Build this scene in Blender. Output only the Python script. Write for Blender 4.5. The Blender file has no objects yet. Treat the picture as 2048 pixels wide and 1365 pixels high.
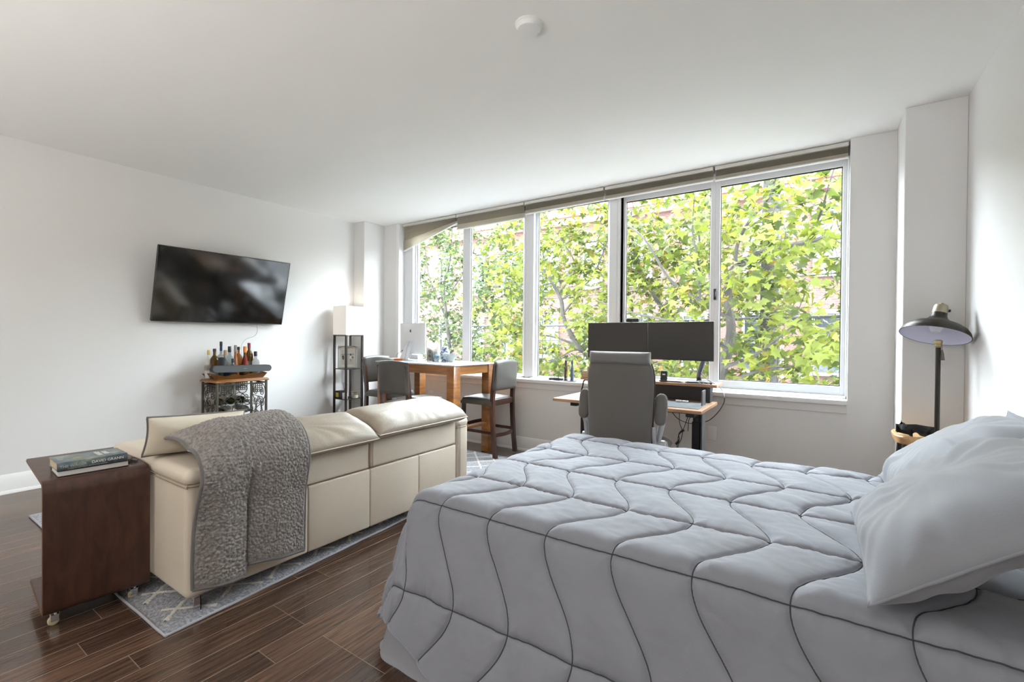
import bpy, bmesh, math, random
from mathutils import Vector as V, Matrix, noise
random.seed(7)
PI = math.pi
C = bpy.context.scene.collection
SC = bpy.context.scene

# ------------------------------------------------------------------ camera
FPX = 922.03; CH = 1.25
yaw, pit, rol = math.radians(33.969), math.radians(0.4418), math.radians(-0.4954)
cF = V((-math.sin(yaw)*math.cos(pit), math.cos(yaw)*math.cos(pit), -math.sin(pit)))
_R = V((math.cos(yaw), math.sin(yaw), 0)); _U = _R.cross(cF)
cR = _R*math.cos(rol) - _U*math.sin(rol)
cU = _U*math.cos(rol) + _R*math.sin(rol)
cam = bpy.data.objects.new('camera', bpy.data.cameras.new('camera'))
C.objects.link(cam)
cam.data.sensor_width = 36; cam.data.lens = FPX/2048*36; cam.data.clip_start = .02; cam.data.clip_end = 200
m = Matrix.Identity(4)
for i in range(3):
    m[i][0], m[i][1], m[i][2], m[i][3] = cR[i], cU[i], -cF[i], (0, 0, CH)[i]
cam.matrix_world = m
SC.camera = cam

def at(px, py, ax, val):
    """point of the room seen at a pixel, on the plane x|y|z = val"""
    d = cF + cR*((px-1024)/FPX) - cU*((py-682.5)/FPX)
    i = 'xyz'.index(ax); o = V((0, 0, CH))
    return o + d*((val-o[i])/d[i])

# ------------------------------------------------------------------ light
w = bpy.data.worlds.new('overcast_sky'); SC.world = w; w.use_nodes = True
bg = w.node_tree.nodes['Background']
bg.inputs[0].default_value = (.86, .93, 1, 1); bg.inputs[1].default_value = 22
def area(name, loc, rot, sx, sy, power, col):
    l = bpy.data.lights.new(name, 'AREA'); l.shape = 'RECTANGLE'; l.size = sx; l.size_y = sy
    l.energy = power; l.color = col
    o = bpy.data.objects.new(name, l); o.location = loc; o.rotation_euler = rot; C.objects.link(o); return o
# unseen up-facing fill light, added behind the camera to brighten the ceiling
area('fill_uplight', (-2.0, -2.1, .75), (PI, 0, 0), 3.0, 2.0, 82, (1, .97, .93))
SC.view_settings.view_transform = 'Standard'; SC.view_settings.look = 'None'
SC.view_settings.exposure = 0.96; SC.view_settings.gamma = 1
SC.view_settings.use_curve_mapping = False
cy = SC.cycles
cy.use_denoising = True; cy.max_bounces = 10; cy.diffuse_bounces = 6; cy.glossy_bounces = 4
cy.transmission_bounces = 6; cy.transparent_max_bounces = 16; cy.sample_clamp_indirect = 6
cy.caustics_reflective = False; cy.caustics_refractive = False

# ------------------------------------------------------------------ materials
MATS = {}
def pm(name, col, rough=.5, metal=0, bump=None, var=None, coat=0, trans=0, sheen=0, emit=None, grain=None,
       rnd=0, ior=None, alpha=None, spec=None):
    if name in MATS: return MATS[name]
    M = bpy.data.materials.new(name); M.use_nodes = True; MATS[name] = M
    nt = M.node_tree; N = nt.nodes; L = nt.links; b = N['Principled BSDF']
    b.inputs['Base Color'].default_value = (*col, 1); b.inputs['Roughness'].default_value = rough
    b.inputs['Metallic'].default_value = metal
    if coat: b.inputs['Coat Weight'].default_value = coat; b.inputs['Coat Roughness'].default_value = .08
    if trans: b.inputs['Transmission Weight'].default_value = trans
    if sheen: b.inputs['Sheen Weight'].default_value = sheen
    if ior: b.inputs['IOR'].default_value = ior
    if spec is not None: b.inputs['Specular IOR Level'].default_value = spec
    if emit: b.inputs['Emission Color'].default_value = (*emit[0], 1); b.inputs['Emission Strength'].default_value = emit[1]
    tc = N.new('ShaderNodeTexCoord'); colsock = None
    if var:      # (second colour, noise scale[, contrast])
        n = N.new('ShaderNodeTexNoise'); n.inputs['Scale'].default_value = var[1]; n.inputs['Detail'].default_value = 5
        L.new(tc.outputs['Object'], n.inputs['Vector'])
        r = N.new('ShaderNodeValToRGB'); k = var[2] if len(var) > 2 else .25
        r.color_ramp.elements[0].position = .5-k; r.color_ramp.elements[1].position = .5+k
        r.color_ramp.elements[0].color = (*col, 1); r.color_ramp.elements[1].color = (*var[0], 1)
        L.new(n.outputs['Fac'], r.inputs['Fac']); colsock = r.outputs['Color']
    if grain:    # (dark colour, stretch vector, scale)
        mp = N.new('ShaderNodeMapping'); mp.inputs['Scale'].default_value = grain[1]
        L.new(tc.outputs['Object'], mp.inputs['Vector'])
        if rnd:
            oi = N.new('ShaderNodeObjectInfo'); cm = N.new('ShaderNodeVectorMath'); cm.operation = 'SCALE'
            cx = N.new('ShaderNodeCombineXYZ')
            for q in range(3): L.new(oi.outputs['Random'], cx.inputs[q])
            cm.inputs['Scale'].default_value = 37; L.new(cx.outputs[0], cm.inputs[0]); L.new(cm.outputs[0], mp.inputs['Location'])
        n = N.new('ShaderNodeTexNoise'); n.inputs['Scale'].default_value = grain[2]; n.inputs['Detail'].default_value = 6
        n.inputs['Distortion'].default_value = .6
        L.new(mp.outputs[0], n.inputs['Vector'])
        r = N.new('ShaderNodeValToRGB'); r.color_ramp.elements[0].position = .35; r.color_ramp.elements[1].position = .65
        r.color_ramp.elements[0].color = (*grain[0], 1); r.color_ramp.elements[1].color = (*col, 1)
        L.new(n.outputs['Fac'], r.inputs['Fac']); colsock = r.outputs['Color']
    if rnd:
        oi = N.new('ShaderNodeObjectInfo'); mr = N.new('ShaderNodeMapRange')
        mr.inputs['To Min'].default_value = 1-rnd; mr.inputs['To Max'].default_value = 1+rnd
        L.new(oi.outputs['Random'], mr.inputs['Value'])
        vm = N.new('ShaderNodeVectorMath'); vm.operation = 'SCALE'
        if colsock: L.new(colsock, vm.inputs[0])
        else: vm.inputs[0].default_value = col
        L.new(mr.outputs[0], vm.inputs['Scale']); colsock = vm.outputs[0]
    if colsock: L.new(colsock, b.inputs['Base Color'])
    if bump:     # (scale, strength[, kind, stretch])
        if len(bump) > 2 and bump[2] == 'voronoi':
            n = N.new('ShaderNodeTexVoronoi'); out = n.outputs['Distance']
        else:
            n = N.new('ShaderNodeTexNoise'); n.inputs['Detail'].default_value = 6; out = n.outputs['Fac']
        n.inputs['Scale'].default_value = bump[0]
        if len(bump) > 3:
            mp = N.new('ShaderNodeMapping'); mp.inputs['Scale'].default_value = bump[3]
            L.new(tc.outputs['Object'], mp.inputs['Vector']); L.new(mp.outputs[0], n.inputs['Vector'])
        else: L.new(tc.outputs['Object'], n.inputs['Vector'])
        bp = N.new('ShaderNodeBump'); bp.inputs['Strength'].default_value = bump[1]; bp.inputs['Distance'].default_value = .01
        L.new(out, bp.inputs['Height']); L.new(bp.outputs[0], b.inputs['Normal'])
    return M

def mixmat(name, a, b, fac, fresnel=False):
    M = bpy.data.materials.new(name); M.use_nodes = True; nt = M.node_tree; N = nt.nodes; L = nt.links
    for n in list(N):
        if n.type != 'OUTPUT_MATERIAL': N.remove(n)
    out = [n for n in N if n.type == 'OUTPUT_MATERIAL'][0]
    mx = N.new('ShaderNodeMixShader'); mx.inputs[0].default_value = fac
    sa, sb = a(N, L), b(N, L)
    L.new(sa, mx.inputs[1]); L.new(sb, mx.inputs[2]); L.new(mx.outputs[0], out.inputs[0])
    if fresnel:
        f = N.new('ShaderNodeFresnel'); f.inputs[0].default_value = 1.45; g = N.new('ShaderNodeNewGeometry')
        q = N.new('ShaderNodeMath'); q.operation = 'SUBTRACT'; q.inputs[0].default_value = 1; L.new(g.outputs['Backfacing'], q.inputs[1])
        q2 = N.new('ShaderNodeMath'); q2.operation = 'MULTIPLY'; L.new(q.outputs[0], q2.inputs[0]); L.new(f.outputs[0], q2.inputs[1])
        L.new(q2.outputs[0], mx.inputs[0])
    MATS[name] = M; return M
def sh(kind, col, rough=0):
    def f(N, L):
        n = N.new(kind); n.inputs['Color'].default_value = (*col, 1)
        if rough and 'Roughness' in n.inputs: n.inputs['Roughness'].default_value = rough
        return n.outputs[0]
    return f
glass = mixmat('window_glass', sh('ShaderNodeBsdfTransparent', (.97, .985, .98)), sh('ShaderNodeBsdfGlossy', (1, 1, 1)), .05, True)
clear = mixmat('clear_glass', sh('ShaderNodeBsdfTransparent', (.88, .92, .93)), sh('ShaderNodeBsdfGlossy', (1, 1, 1)), .15, True)

wallp = pm('wall_paint', (.76, .752, .745), .75, bump=(9, .02))
ceilp = pm('ceiling_paint', (.90, .90, .89), .85)
trimp = pm('trim_paint', (.84, .84, .84), .35)
vinyl = pm('window_vinyl', (.80, .82, .84), .3)
gasket = pm('black_gasket', (.02, .02, .025), .6)
plankm = pm('dark_walnut_plank', (.125, .072, .047), .24, coat=.35, grain=((.050, .028, .019), (34, 1.6, 8), 3.2), rnd=.38, bump=(30, .05, 'n', (30, 1.5, 8)))
edgem = pm('plank_edge_glint', (.32, .25, .19), .35)  # paler bevel colour paints in the glint of light along board seams
subm = pm('subfloor', (.02, .012, .01), .9)
leather = pm('cream_leather', (.63, .555, .455), .42, bump=(140, .10), var=((.70, .62, .515), 3))
leather_t = pm('headrest_leather', (.30, .255, .20), .42, bump=(110, .12), var=((.38, .325, .26), 5))
piping = pm('tan_thread', (.30, .24, .17), .7)
chrome = pm('chrome', (.75, .75, .75), .12, 1)
grayfab = pm('comforter_gray', (.225, .233, .268), .75, sheen=.2, bump=(260, .06), var=((.243, .252, .288), 4))
sheetfab = pm('sheet_gray', (.25, .255, .28), .7, sheen=.2, bump=(260, .05))
pillowfab = pm('pillowcase_gray', (.235, .243, .272), .7, sheen=.3, bump=(240, .06))
thread = pm('stitch_thread', (.05, .052, .065), .8)
sherpa = pm('sherpa_gray', (.19, .175, .165), .95, sheen=.2, var=((.32, .295, .28), 70, .12), bump=(260, .35))
sherpa_e = pm('sherpa_hem', (.15, .14, .135), .95, sheen=.3, bump=(160, .3))
creamfab = pm('cream_satin', (.62, .56, .45), .55, sheen=.3, bump=(40, .15))
tablewood = pm('side_table_walnut', (.075, .031, .018), .36, grain=((.045, .017, .011), (7, 7, 2.0), 3.5), coat=.15, bump=(120, .08))
iron = pm('antique_iron', (.085, .078, .06), .5, .75)
honey = pm('honey_wood', (.33, .135, .035), .32, grain=((.20, .075, .02), (2, 2, 14), 2.2), coat=.3)
honeyx = pm('honey_wood_rail', (.36, .155, .042), .32, grain=((.22, .085, .022), (2, 2, 30), 1.6), coat=.3)
mahog = pm('mahogany', (.055, .016, .009), .28, grain=((.02, .007, .005), (6, 6, 1), 3), coat=.4)
espresso = pm('espresso_wood', (.018, .010, .008), .4)
stoolleather = pm('bar_stool_leather', (.060, .055, .050), .40, bump=(200, .15), var=((.078, .071, .065), 8))
stooldark = pm('bar_stool_back_leather', (.055, .052, .05), .45, bump=(220, .25))
quartz = pm('speckled_quartz', (.46, .48, .50), .14, var=((.72, .74, .76), 90, .12))
black = pm('black_plastic', (.012, .012, .013), .45)
screenm = pm('dark_screen', (.022, .019, .017), .5)
tvscreen = pm('glossy_tv_screen', (.006, .006, .006), .10, spec=.9)
silver = pm('silver_bezel', (.35, .35, .36), .35, .8); dbezel = pm('dark_bezel_metal', (.05, .05, .052), .35, .6)
alum = pm('white_aluminium', (.92, .93, .95), .3)
whitep = pm('white_plastic', (.82, .82, .82), .4)
shellgray = pm('gray_fabric_chair', (.125, .115, .105), .85, sheen=.2, bump=(330, .25))
shelllight = pm('gray_headrest_fabric', (.17, .165, .16), .8, sheen=.3, bump=(300, .2))
silverp = pm('silver_plastic', (.46, .46, .47), .32, .3)
desktop = pm('oak_laminate', (.42, .24, .13), .4, grain=((.30, .16, .085), (1, 12, 12), 4))
deskgray = pm('desk_top_gray', (.50, .49, .48), .35)
matgray = pm('desk_mat_felt', (.13, .14, .15), .9)
blackmetal = pm('black_metal', (.012, .011, .011), .4, .5)
bronze = pm('dark_bronze', (.022, .018, .013), .42, .5)
brass = pm('brushed_brass', (.45, .36, .2), .35, .9)
shadein = pm('lamp_inside_white', (.72, .74, .9), .5)
pine = pm('live_edge_pine', (.55, .34, .15), .45, grain=((.38, .20, .08), (9, 1, 9), 4))
shadefab = pm('shade_fabric', (.62, .60, .56), .9, emit=((1, .93, .85), .22))
blindfab = pm('blind_fabric', (.56, .52, .44), .8, bump=(200, .1))
blindrail = pm('blind_rail', (.66, .64, .60), .5)
blindwhite = pm('blind_bottom_rail', (.82, .82, .82), .4)
rugm = pm('rug_gray_pile', (.17, .18, .21), .95, sheen=.3, var=((.36, .37, .40), 85, .10), bump=(110, .9))
rugw = pm('rug_ivory_pile', (.72, .69, .62), .95, sheen=.3, bump=(140, .9), var=((.60, .57, .50), 60))
rugedge = pm('rug_binding', (.42, .42, .46), .9, bump=(160, .4))
paper = pm('book_paper', (.72, .68, .60), .8, bump=(300, .2, 'n', (1, 1, 14)))
bluegray = pm('blue_ceramic_pattern', (.75, .78, .82), .2, var=((.05, .09, .2), 40, .05))

# ------------------------------------------------------------------ mesh helpers
def BM(): return bmesh.new()
def box(bm, lo, hi, bev=0, seg=2, M=None, mi=0):
    lo = V(lo); hi = V(hi); c = (lo+hi)/2; s = hi-lo
    T = Matrix.Translation(c) @ Matrix.Diagonal((abs(s.x), abs(s.y), abs(s.z), 1))
    vs = bmesh.ops.create_cube(bm, size=1, matrix=T)['verts']
    if bev:
        es = list({e for v in vs for e in v.link_edges})
        r = bmesh.ops.bevel(bm, geom=es, offset=min(bev, min(abs(s.x), abs(s.y), abs(s.z))*.49), segments=seg, affect='EDGES', profile=.5)
        vs = list({v for f in r['faces'] for v in f.verts} | {v for v in vs if v.is_valid})
    if M is not None: bmesh.ops.transform(bm, matrix=M, verts=vs)
    if mi:
        for f in {f for v in vs for f in v.link_faces}: f.material_index = mi
    return vs
def frames(pts, closed=False):
    n = len(pts); T = []
    for i in range(n):
        a = pts[(i-1) % n] if (closed or i > 0) else pts[0]
        b = pts[(i+1) % n] if (closed or i < n-1) else pts[-1]
        t = (b-a); T.append(t.normalized() if t.length > 1e-9 else V((0, 0, 1)))
    up = V((0, 0, 1)) if abs(T[0].z) < .9 else V((1, 0, 0))
    nn = (up - T[0]*up.dot(T[0])).normalized(); out = []
    for t in T:
        nn = nn - t*nn.dot(t)
        nn = nn.normalized() if nn.length > 1e-6 else t.orthogonal().normalized()
        out.append((t, nn, t.cross(nn)))
    return out
def tube(bm, pts, r, n=8, closed=False, flat=1.0):
    pts = [V(p) for p in pts]; fr = frames(pts, closed); rings = []
    for i, (p, (t, a, b)) in enumerate(zip(pts, fr)):
        rr = r[i] if isinstance(r, (list, tuple)) else r
        rings.append([bm.verts.new(p + a*(math.cos(2*PI*k/n)*rr) + b*(math.sin(2*PI*k/n)*rr*flat)) for k in range(n)])
    m_ = len(rings)
    for i in range(m_ if closed else m_-1):
        A, B = rings[i], rings[(i+1) % m_]
        for k in range(n): bm.faces.new((A[k], A[(k+1) % n], B[(k+1) % n], B[k]))
    if not closed:
        bm.faces.new(rings[0][::-1]); bm.faces.new(rings[-1])
def spline(pts, k=8, closed=False):
    pts = [V(p) for p in pts]; n = len(pts); out = []
    for i in range(n if closed else n-1):
        p0 = pts[(i-1) % n] if closed or i > 0 else pts[0]*2-pts[1]
        p1, p2 = pts[i], pts[(i+1) % n]
        p3 = pts[(i+2) % n] if closed or i < n-2 else pts[-1]*2-pts[-2]
        for j in range(k):
            t = j/k
            out.append(.5*((2*p1)+(p2-p0)*t+(2*p0-5*p1+4*p2-p3)*t*t+(3*p1-p0-3*p2+p3)*t**3))
    if not closed: out.append(pts[-1])
    return out
def lathe(bm, prof, n=24, M=None, mi=None):
    M = M or Matrix.Identity(4); rings = []
    for r, z in prof:
        if r < 1e-5: rings.append([bm.verts.new(M @ V((0, 0, z)))])
        else: rings.append([bm.verts.new(M @ V((r*math.cos(2*PI*k/n), r*math.sin(2*PI*k/n), z))) for k in range(n)])
    for i in range(len(rings)-1):
        A, B = rings[i], rings[i+1]
        for k in range(n):
            k2 = (k+1) % n
            if len(A) == 1 and len(B) == 1: continue
            if len(A) == 1: f = bm.faces.new((A[0], B[k2], B[k]))
            elif len(B) == 1: f = bm.faces.new((A[k], A[k2], B[0]))
            else: f = bm.faces.new((A[k], A[k2], B[k2], B[k]))
            if mi is not None: f.material_index = mi
def prism(bm, poly, d, M=None):
    """2-D polygon in xy extruded by d in z"""
    M = M or Matrix.Identity(4)
    a = [bm.verts.new(M @ V((x, y, 0))) for x, y in poly]; b = [bm.verts.new(M @ V((x, y, d))) for x, y in poly]
    bm.faces.new(a[::-1]); bm.faces.new(b)
    for i in range(len(poly)):
        j = (i+1) % len(poly); bm.faces.new((a[i], a[j], b[j], b[i]))
def grid(bm, nu, nv, f, closeu=False, flip=False):
    vs = [[bm.verts.new(f(i/(nu if closeu else nu-1), j/(nv-1))) for j in range(nv)] for i in range(nu)]
    for i in range(nu if closeu else nu-1):
        for j in range(nv-1):
            q = (vs[i][j], vs[(i+1) % nu][j], vs[(i+1) % nu][j+1], vs[i][j+1])
            bm.faces.new(q[::-1] if flip else q)
    return vs
def obj(name, bm, mat, parent=None, smooth=35, world=True, fixn=True):
    if fixn: bmesh.ops.recalc_face_normals(bm, faces=bm.faces)
    me = bpy.data.meshes.new(name)
    if parent is not None and world:
        bm.transform(wm(parent).inverted())
    bm.to_mesh(me); bm.free()
    for mt in (mat if isinstance(mat, (list, tuple)) else [mat]): me.materials.append(mt)
    if smooth:
        me.shade_smooth()
        try: me.set_sharp_from_angle(angle=math.radians(smooth))
        except Exception: pass
    o = bpy.data.objects.new(name, me); C.objects.link(o)
    if parent is not None: o.parent = parent
    return o
def wm(o):
    M = Matrix.Translation(o.location) @ o.rotation_euler.to_matrix().to_4x4()
    return (wm(o.parent) @ M) if o.parent else M
def tag(o, label, cat, group=None):
    o['label'] = label; o['category'] = cat
    if group: o['group'] = group
    return o
def thing(name, label, cat, loc=(0, 0, 0), rz=0, group=None):
    o = bpy.data.objects.new(name, None); C.objects.link(o); o.empty_display_size = .1
    o.location = loc; o.rotation_euler = (0, 0, rz)
    return tag(o, label, cat, group)
def copy_tree(src, parent=None):
    c = src.copy(); C.objects.link(c)
    if parent is not None: c.parent = parent
    for ch in list(src.children): copy_tree(ch, c)
    return c
def struct(name, bm, mat, parent=None, smooth=35):
    o = obj(name, bm, mat, parent, smooth); 
    if parent is None: o['kind'] = 'structure'
    return o
def part(name, parent, mat, fn, *a, smooth=35, world=True, **k):
    bm = BM(); fn(bm, *a, **k); return obj(name, bm, mat, parent, smooth, world)
def seam(parent, name, pts, r, mat, n=6, closed=False):
    bm = BM(); tube(bm, pts, r, n, closed); return obj(name, bm, mat, parent)
def cushion(bm, w, h, t, nu=40, nv=40, p=4, q=.5, pinch=.05, wr=0, seed=0, M=None, sc=9, bot=1.0, pv=None):
    """pillow shape in local xy, thickness in z"""
    M = M or Matrix.Identity(4); off = V((seed*7.3, seed*3.1, seed))
    def f(s):
        def g(u, v):
            u = math.sin((u*2-1)*PI/2); v = math.sin((v*2-1)*PI/2)
            x = u*w/2*(1-pinch*(1-v*v)*abs(u)**3); y = v*h/2*(1-pinch*(1-u*u)*abs(v)**3)
            e = max(0, (1-abs(u)**p)*(1-abs(v)**(pv or p)))**q
            z = s*t/2*e*(1 if s > 0 else bot)
            if wr:
                ang = math.atan2(y, x); rr = math.hypot(u, v)
                k = noise.noise(V((x*sc, y*sc, s))+off)*.6 + noise.noise(V((x*sc*2.4, y*sc*.8, s+4))+off)*.5
                k += .7*noise.noise(V((ang*5, rr*1.2, s))+off)*min(1, rr)
                z += s*wr*k*min(1, e*2.5)
            return M @ V((x, y, z))
        return g
    grid(bm, nu, nv, f(1)); grid(bm, nu, nv, f(-1), flip=True)
    bmesh.ops.remove_doubles(bm, verts=bm.verts, dist=1e-5)
def cushion_rim(w, h, pinch, M, k=24):
    pts = []
    for s in range(4):
        for i in range(k):
            t = -1+2*i/k
            u, v = [(t, -1), (1, t), (-t, 1), (-1, -t)][s]
            pts.append(M @ V((u*w/2*(1-pinch*(1-v*v)*abs(u)**3), v*h/2*(1-pinch*(1-u*u)*abs(v)**3), 0)))
    return pts
def text_mesh(name, s, size, M, mat, parent, extrude=.0004, bold=0):
    cu = bpy.data.curves.new(name, 'FONT'); cu.body = s; cu.size = size; cu.extrude = extrude; cu.offset = bold
    t = bpy.data.objects.new(name, cu); me = bpy.data.meshes.new_from_object(t)
    bpy.data.objects.remove(t); bpy.data.curves.remove(cu)
    bm = BM(); bm.from_mesh(me); bpy.data.meshes.remove(me); bm.transform(M)
    return obj(name, bm, mat, parent, smooth=0, fixn=False)
def frameM(o, x, y):
    """matrix with origin o, local x along x, local y along y"""
    x = V(x).normalized(); y = V(y); y = (y-x*y.dot(x)).normalized(); z = x.cross(y); M = Matrix.Identity(4)
    for i in range(3): M[i][0], M[i][1], M[i][2], M[i][3] = x[i], y[i], z[i], V(o)[i]
    return M

# ------------------------------------------------------------------ room shell
XL, XR, YB, YW, HC = -5.256, .734, -3.6, 4.31, 2.772
YG = 4.46   # plane of the window glass
bm = BM(); box(bm, (XL-.1, YB-.1, -.10), (XR+.1, YW+.3, -.0125)); floor = struct('floor', bm, subm)
bm = BM(); box(bm, (XL-.1, YB-.1, HC), (XR+.1, YW+.3, HC+.12)); struct('ceiling', bm, ceilp)
bm = BM(); box(bm, (XL-.1, YB-.1, -.01), (XL, YW+.1, HC)); struct('wall_left', bm, wallp)
bm = BM(); box(bm, (XR, YB-.1, -.01), (XR+.1, YW+.1, HC)); struct('wall_right', bm, wallp)
bm = BM(); box(bm, (XL-.1, YB-.1, -.01), (XR+.1, YB, HC)); struct('wall_front', bm, wallp)
bm = BM()
box(bm, (-4.787, YW, -.01), (.159, YW+.24, .755))            # parapet under the windows
box(bm, (XL-.1, 4.302, -.01), (-4.787, 4.55, HC))
box(bm, (XL, 3.965, -.01), (-5.04, 4.31, HC), .004, 1)        # left pier
box(bm, (.159, 4.313, -.01), (.50, 4.55, HC))
box(bm, (.432, 3.94, -.01), (XR, 4.34, HC), .004, 1)          # right pier
box(bm, (-4.787, 4.43, 2.70), (.159, 4.55, HC))
struct('wall_back', bm, wallp)
# baseboards
def baseb(bm, a, b, nrm, h=.15, t=.016):
    a = V(a); b = V(b); n = V(nrm); d = (b-a)
    prof = [(0, 0), (t+.012, 0), (t+.012, .012), (t+.006, .022), (t, .026), (t, h-.03), (t*.8, h-.025), (t*.65, h-.008), (t*.2, h), (0, h)]
    A = [bm.verts.new(a+n*x+V((0, 0, z))) for x, z in prof]; B = [bm.verts.new(b+n*x+V((0, 0, z))) for x, z in prof]
    for i in range(len(prof)):
        j = (i+1) % len(prof); bm.faces.new((A[i], A[j], B[j], B[i]))
    bm.faces.new(A); bm.faces.new(B[::-1])
bm = BM(); baseb(bm, (XL, YB, 0), (XL, 3.965, 0), (1, 0, 0)); struct('baseboard_left', bm, trimp)
bm = BM(); baseb(bm, (-4.787, YW, 0), (.432, YW, 0), (0, -1, 0)); baseb(bm, (-5.24, 3.965, 0), (-5.04, 3.965, 0), (0, -1, 0)); struct('baseboard_back', bm, trimp)
bm = BM(); baseb(bm, (XR, YB, 0), (XR, 3.94, 0), (-1, 0, 0)); struct('baseboard_right', bm, trimp)
# sill, apron
bm = BM(); box(bm, (-4.787, 4.268, .757), (.158, 4.50, .797), .008, 3); struct('trim_1', bm, trimp)
bm = BM(); box(bm, (-4.787, 4.296, .693), (.158, YW+.01, .757), .003, 1); struct('trim_2', bm, wallp)
bm = BM(); box(bm, (.156, 4.306, 0.15), (.162, 4.3145, .69), 0); struct('trim_3', bm, wallp)
bm = BM(); box(bm, (-4.80, 4.30, .797), (-4.745, 4.45, HC), .003, 1); struct('trim_4', bm, trimp)

# planks: each board a part of the floor
PW = .1277; X0 = -2.2225-PW*24
pmesh = {}
def plank_mesh(L):
    k = round(L, 2)
    if k not in pmesh:
        bm = BM(); w_ = PW/2-.0004
        vs = box(bm, (-w_, .0006, -.012), (w_, k-.0006, 0), .0009, 1)
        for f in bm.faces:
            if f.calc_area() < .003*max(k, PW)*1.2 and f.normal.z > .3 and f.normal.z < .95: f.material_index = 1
        me = bpy.data.meshes.new('plank'); bm.to_mesh(me); bm.free()
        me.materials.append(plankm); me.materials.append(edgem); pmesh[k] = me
    return pmesh[k]
rng = random.Random(3); cnt = 0; bmrest = []
k = 0
while True:
    xa = X0+PW*k; k += 1
    if xa > XR: break
    y = -.55; first = rng.choice([.3, .5, .7, .9])
    if abs(xa+2.478) < .03: first = 1.113
    if abs(xa+2.2225) < .03: first = 1.196
    if abs(xa+2.73) < .05: first = 1.22
    while y < 4.3:
        L = first if first else rng.choice([.8, 1.0, 1.2, 1.4]); first = None
        L = min(L, 4.31-y)
        if L < .12: L = 4.31-y
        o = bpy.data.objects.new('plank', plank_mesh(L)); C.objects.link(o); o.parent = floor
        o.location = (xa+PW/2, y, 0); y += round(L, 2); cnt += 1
    yy = YB
    while yy < -.56:
        L = min(rng.choice([.7, .9, 1.2]), -.55-yy); bmrest.append((xa, yy, L)); yy += L
bm = BM()
for xa, yy, L in bmrest: box(bm, (xa+.0006, yy+.0006, -.012), (xa+PW-.0006, yy+L-.0006, 0))
o = obj('rear_floorboards', bm, plankm, floor, 0); o['kind'] = 'stuff'

# ------------------------------------------------------------------ windows
def window(n, x0, x1, z0, z1, panes, latch=None):
    r = bpy.data.objects.new('window_%d' % n, None); C.objects.link(r); r['kind'] = 'structure'
    r.location = ((x0+x1)/2, YG, z0)
    bm = BM()
    box(bm, (x0, 4.40, z0), (panes[0][0]-.03, 4.53, z1), .004, 1)
    box(bm, (panes[-1][1]+.03, 4.40, z0), (x1, 4.53, z1), .004, 1)
    box(bm, (x0, 4.40, z1-.05), (x1, 4.53, z1), .004, 1); box(bm, (x0, 4.40, z0), (x1, 4.53, z0+.02), .004, 1)
    box(bm, (x0+.03, 4.385, z0), (x1-.03, 4.40, z0+.012), .003, 1)
    obj('frame', bm, vinyl, r)
    for i, (a, b, c, d, yo) in enumerate(panes):
        nl = a-.03 if i == 0 else (panes[i-1][1]+a)/2; nr = b+.03 if i == len(panes)-1 else (b+panes[i+1][0])/2
        bm = BM(); Y0, Y1 = YG-.018+yo, YG+.018+yo
        zb, zt = z0+.02, z1-.05
        box(bm, (nl, Y0, zb), (a, Y1, zt), .003, 1); box(bm, (b, Y0, zb), (nr, Y1, zt), .003, 1)
        box(bm, (a-.002, Y0, zb), (b+.002, Y1, c), .003, 1); box(bm, (a-.002, Y0, d), (b+.002, Y1, zt), .003, 1)
        s = obj('sash', bm, vinyl, r)
        bm = BM()
        for lo, hi in (((a-.001, Y0+.010, c), (a+.006, Y0+.02, d)), ((b-.006, Y0+.010, c), (b+.001, Y0+.02, d)), ((a, Y0+.010, c-.001), (b, Y0+.02, c+.006)), ((a, Y0+.010, d-.009), (b, Y0+.02, d+.001))): box(bm, lo, hi)
        obj('gasket', bm, gasket, s)
        bm = BM(); box(bm, (a, Y0+.014, c), (b, Y0+.018, d)); obj('pane', bm, glass, s, 0)
    if latch:
        bm = BM(); box(bm, (latch-.012, YG-.05, 1.60), (latch+.012, YG-.028, 1.70), .006, 2); box(bm, (latch-.006, YG-.062, 1.625), (latch+.006, YG-.045, 1.675), .004, 2)
        obj('latch', bm, gasket, r)
    return r
zt = 2.72
window(1, -4.745, -2.79, .797, zt, [(-4.553, -3.744, .84, 2.655, 0), (-3.616, -2.844, .84, 2.655, -.006)])
window(2, -2.745, -1.71, .797, zt, [(-2.651, -1.825, .815, 2.66, 0)])
window(3, -1.665, .159, .797, zt, [(-1.635, -.849, .887, 2.61, .0), (-.765, .116, .887, 2.612, -.006)], latch=-.80)
bm = BM(); box(bm, (-2.79, 4.405, .797), (-2.745, 4.52, HC), .002, 1); struct('trim_5', bm, vinyl)
bm = BM(); box(bm, (-1.71, 4.405, .797), (-1.675, 4.52, HC), .002, 1); struct('trim_6', bm, vinyl)
bm = BM()
for i in range(26): box(bm, (-1.674, 4.415, .82+i*.075), (-1.666, 4.47, .82+i*.075+.07), 0)
struct('trim_7', bm, gasket)

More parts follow.
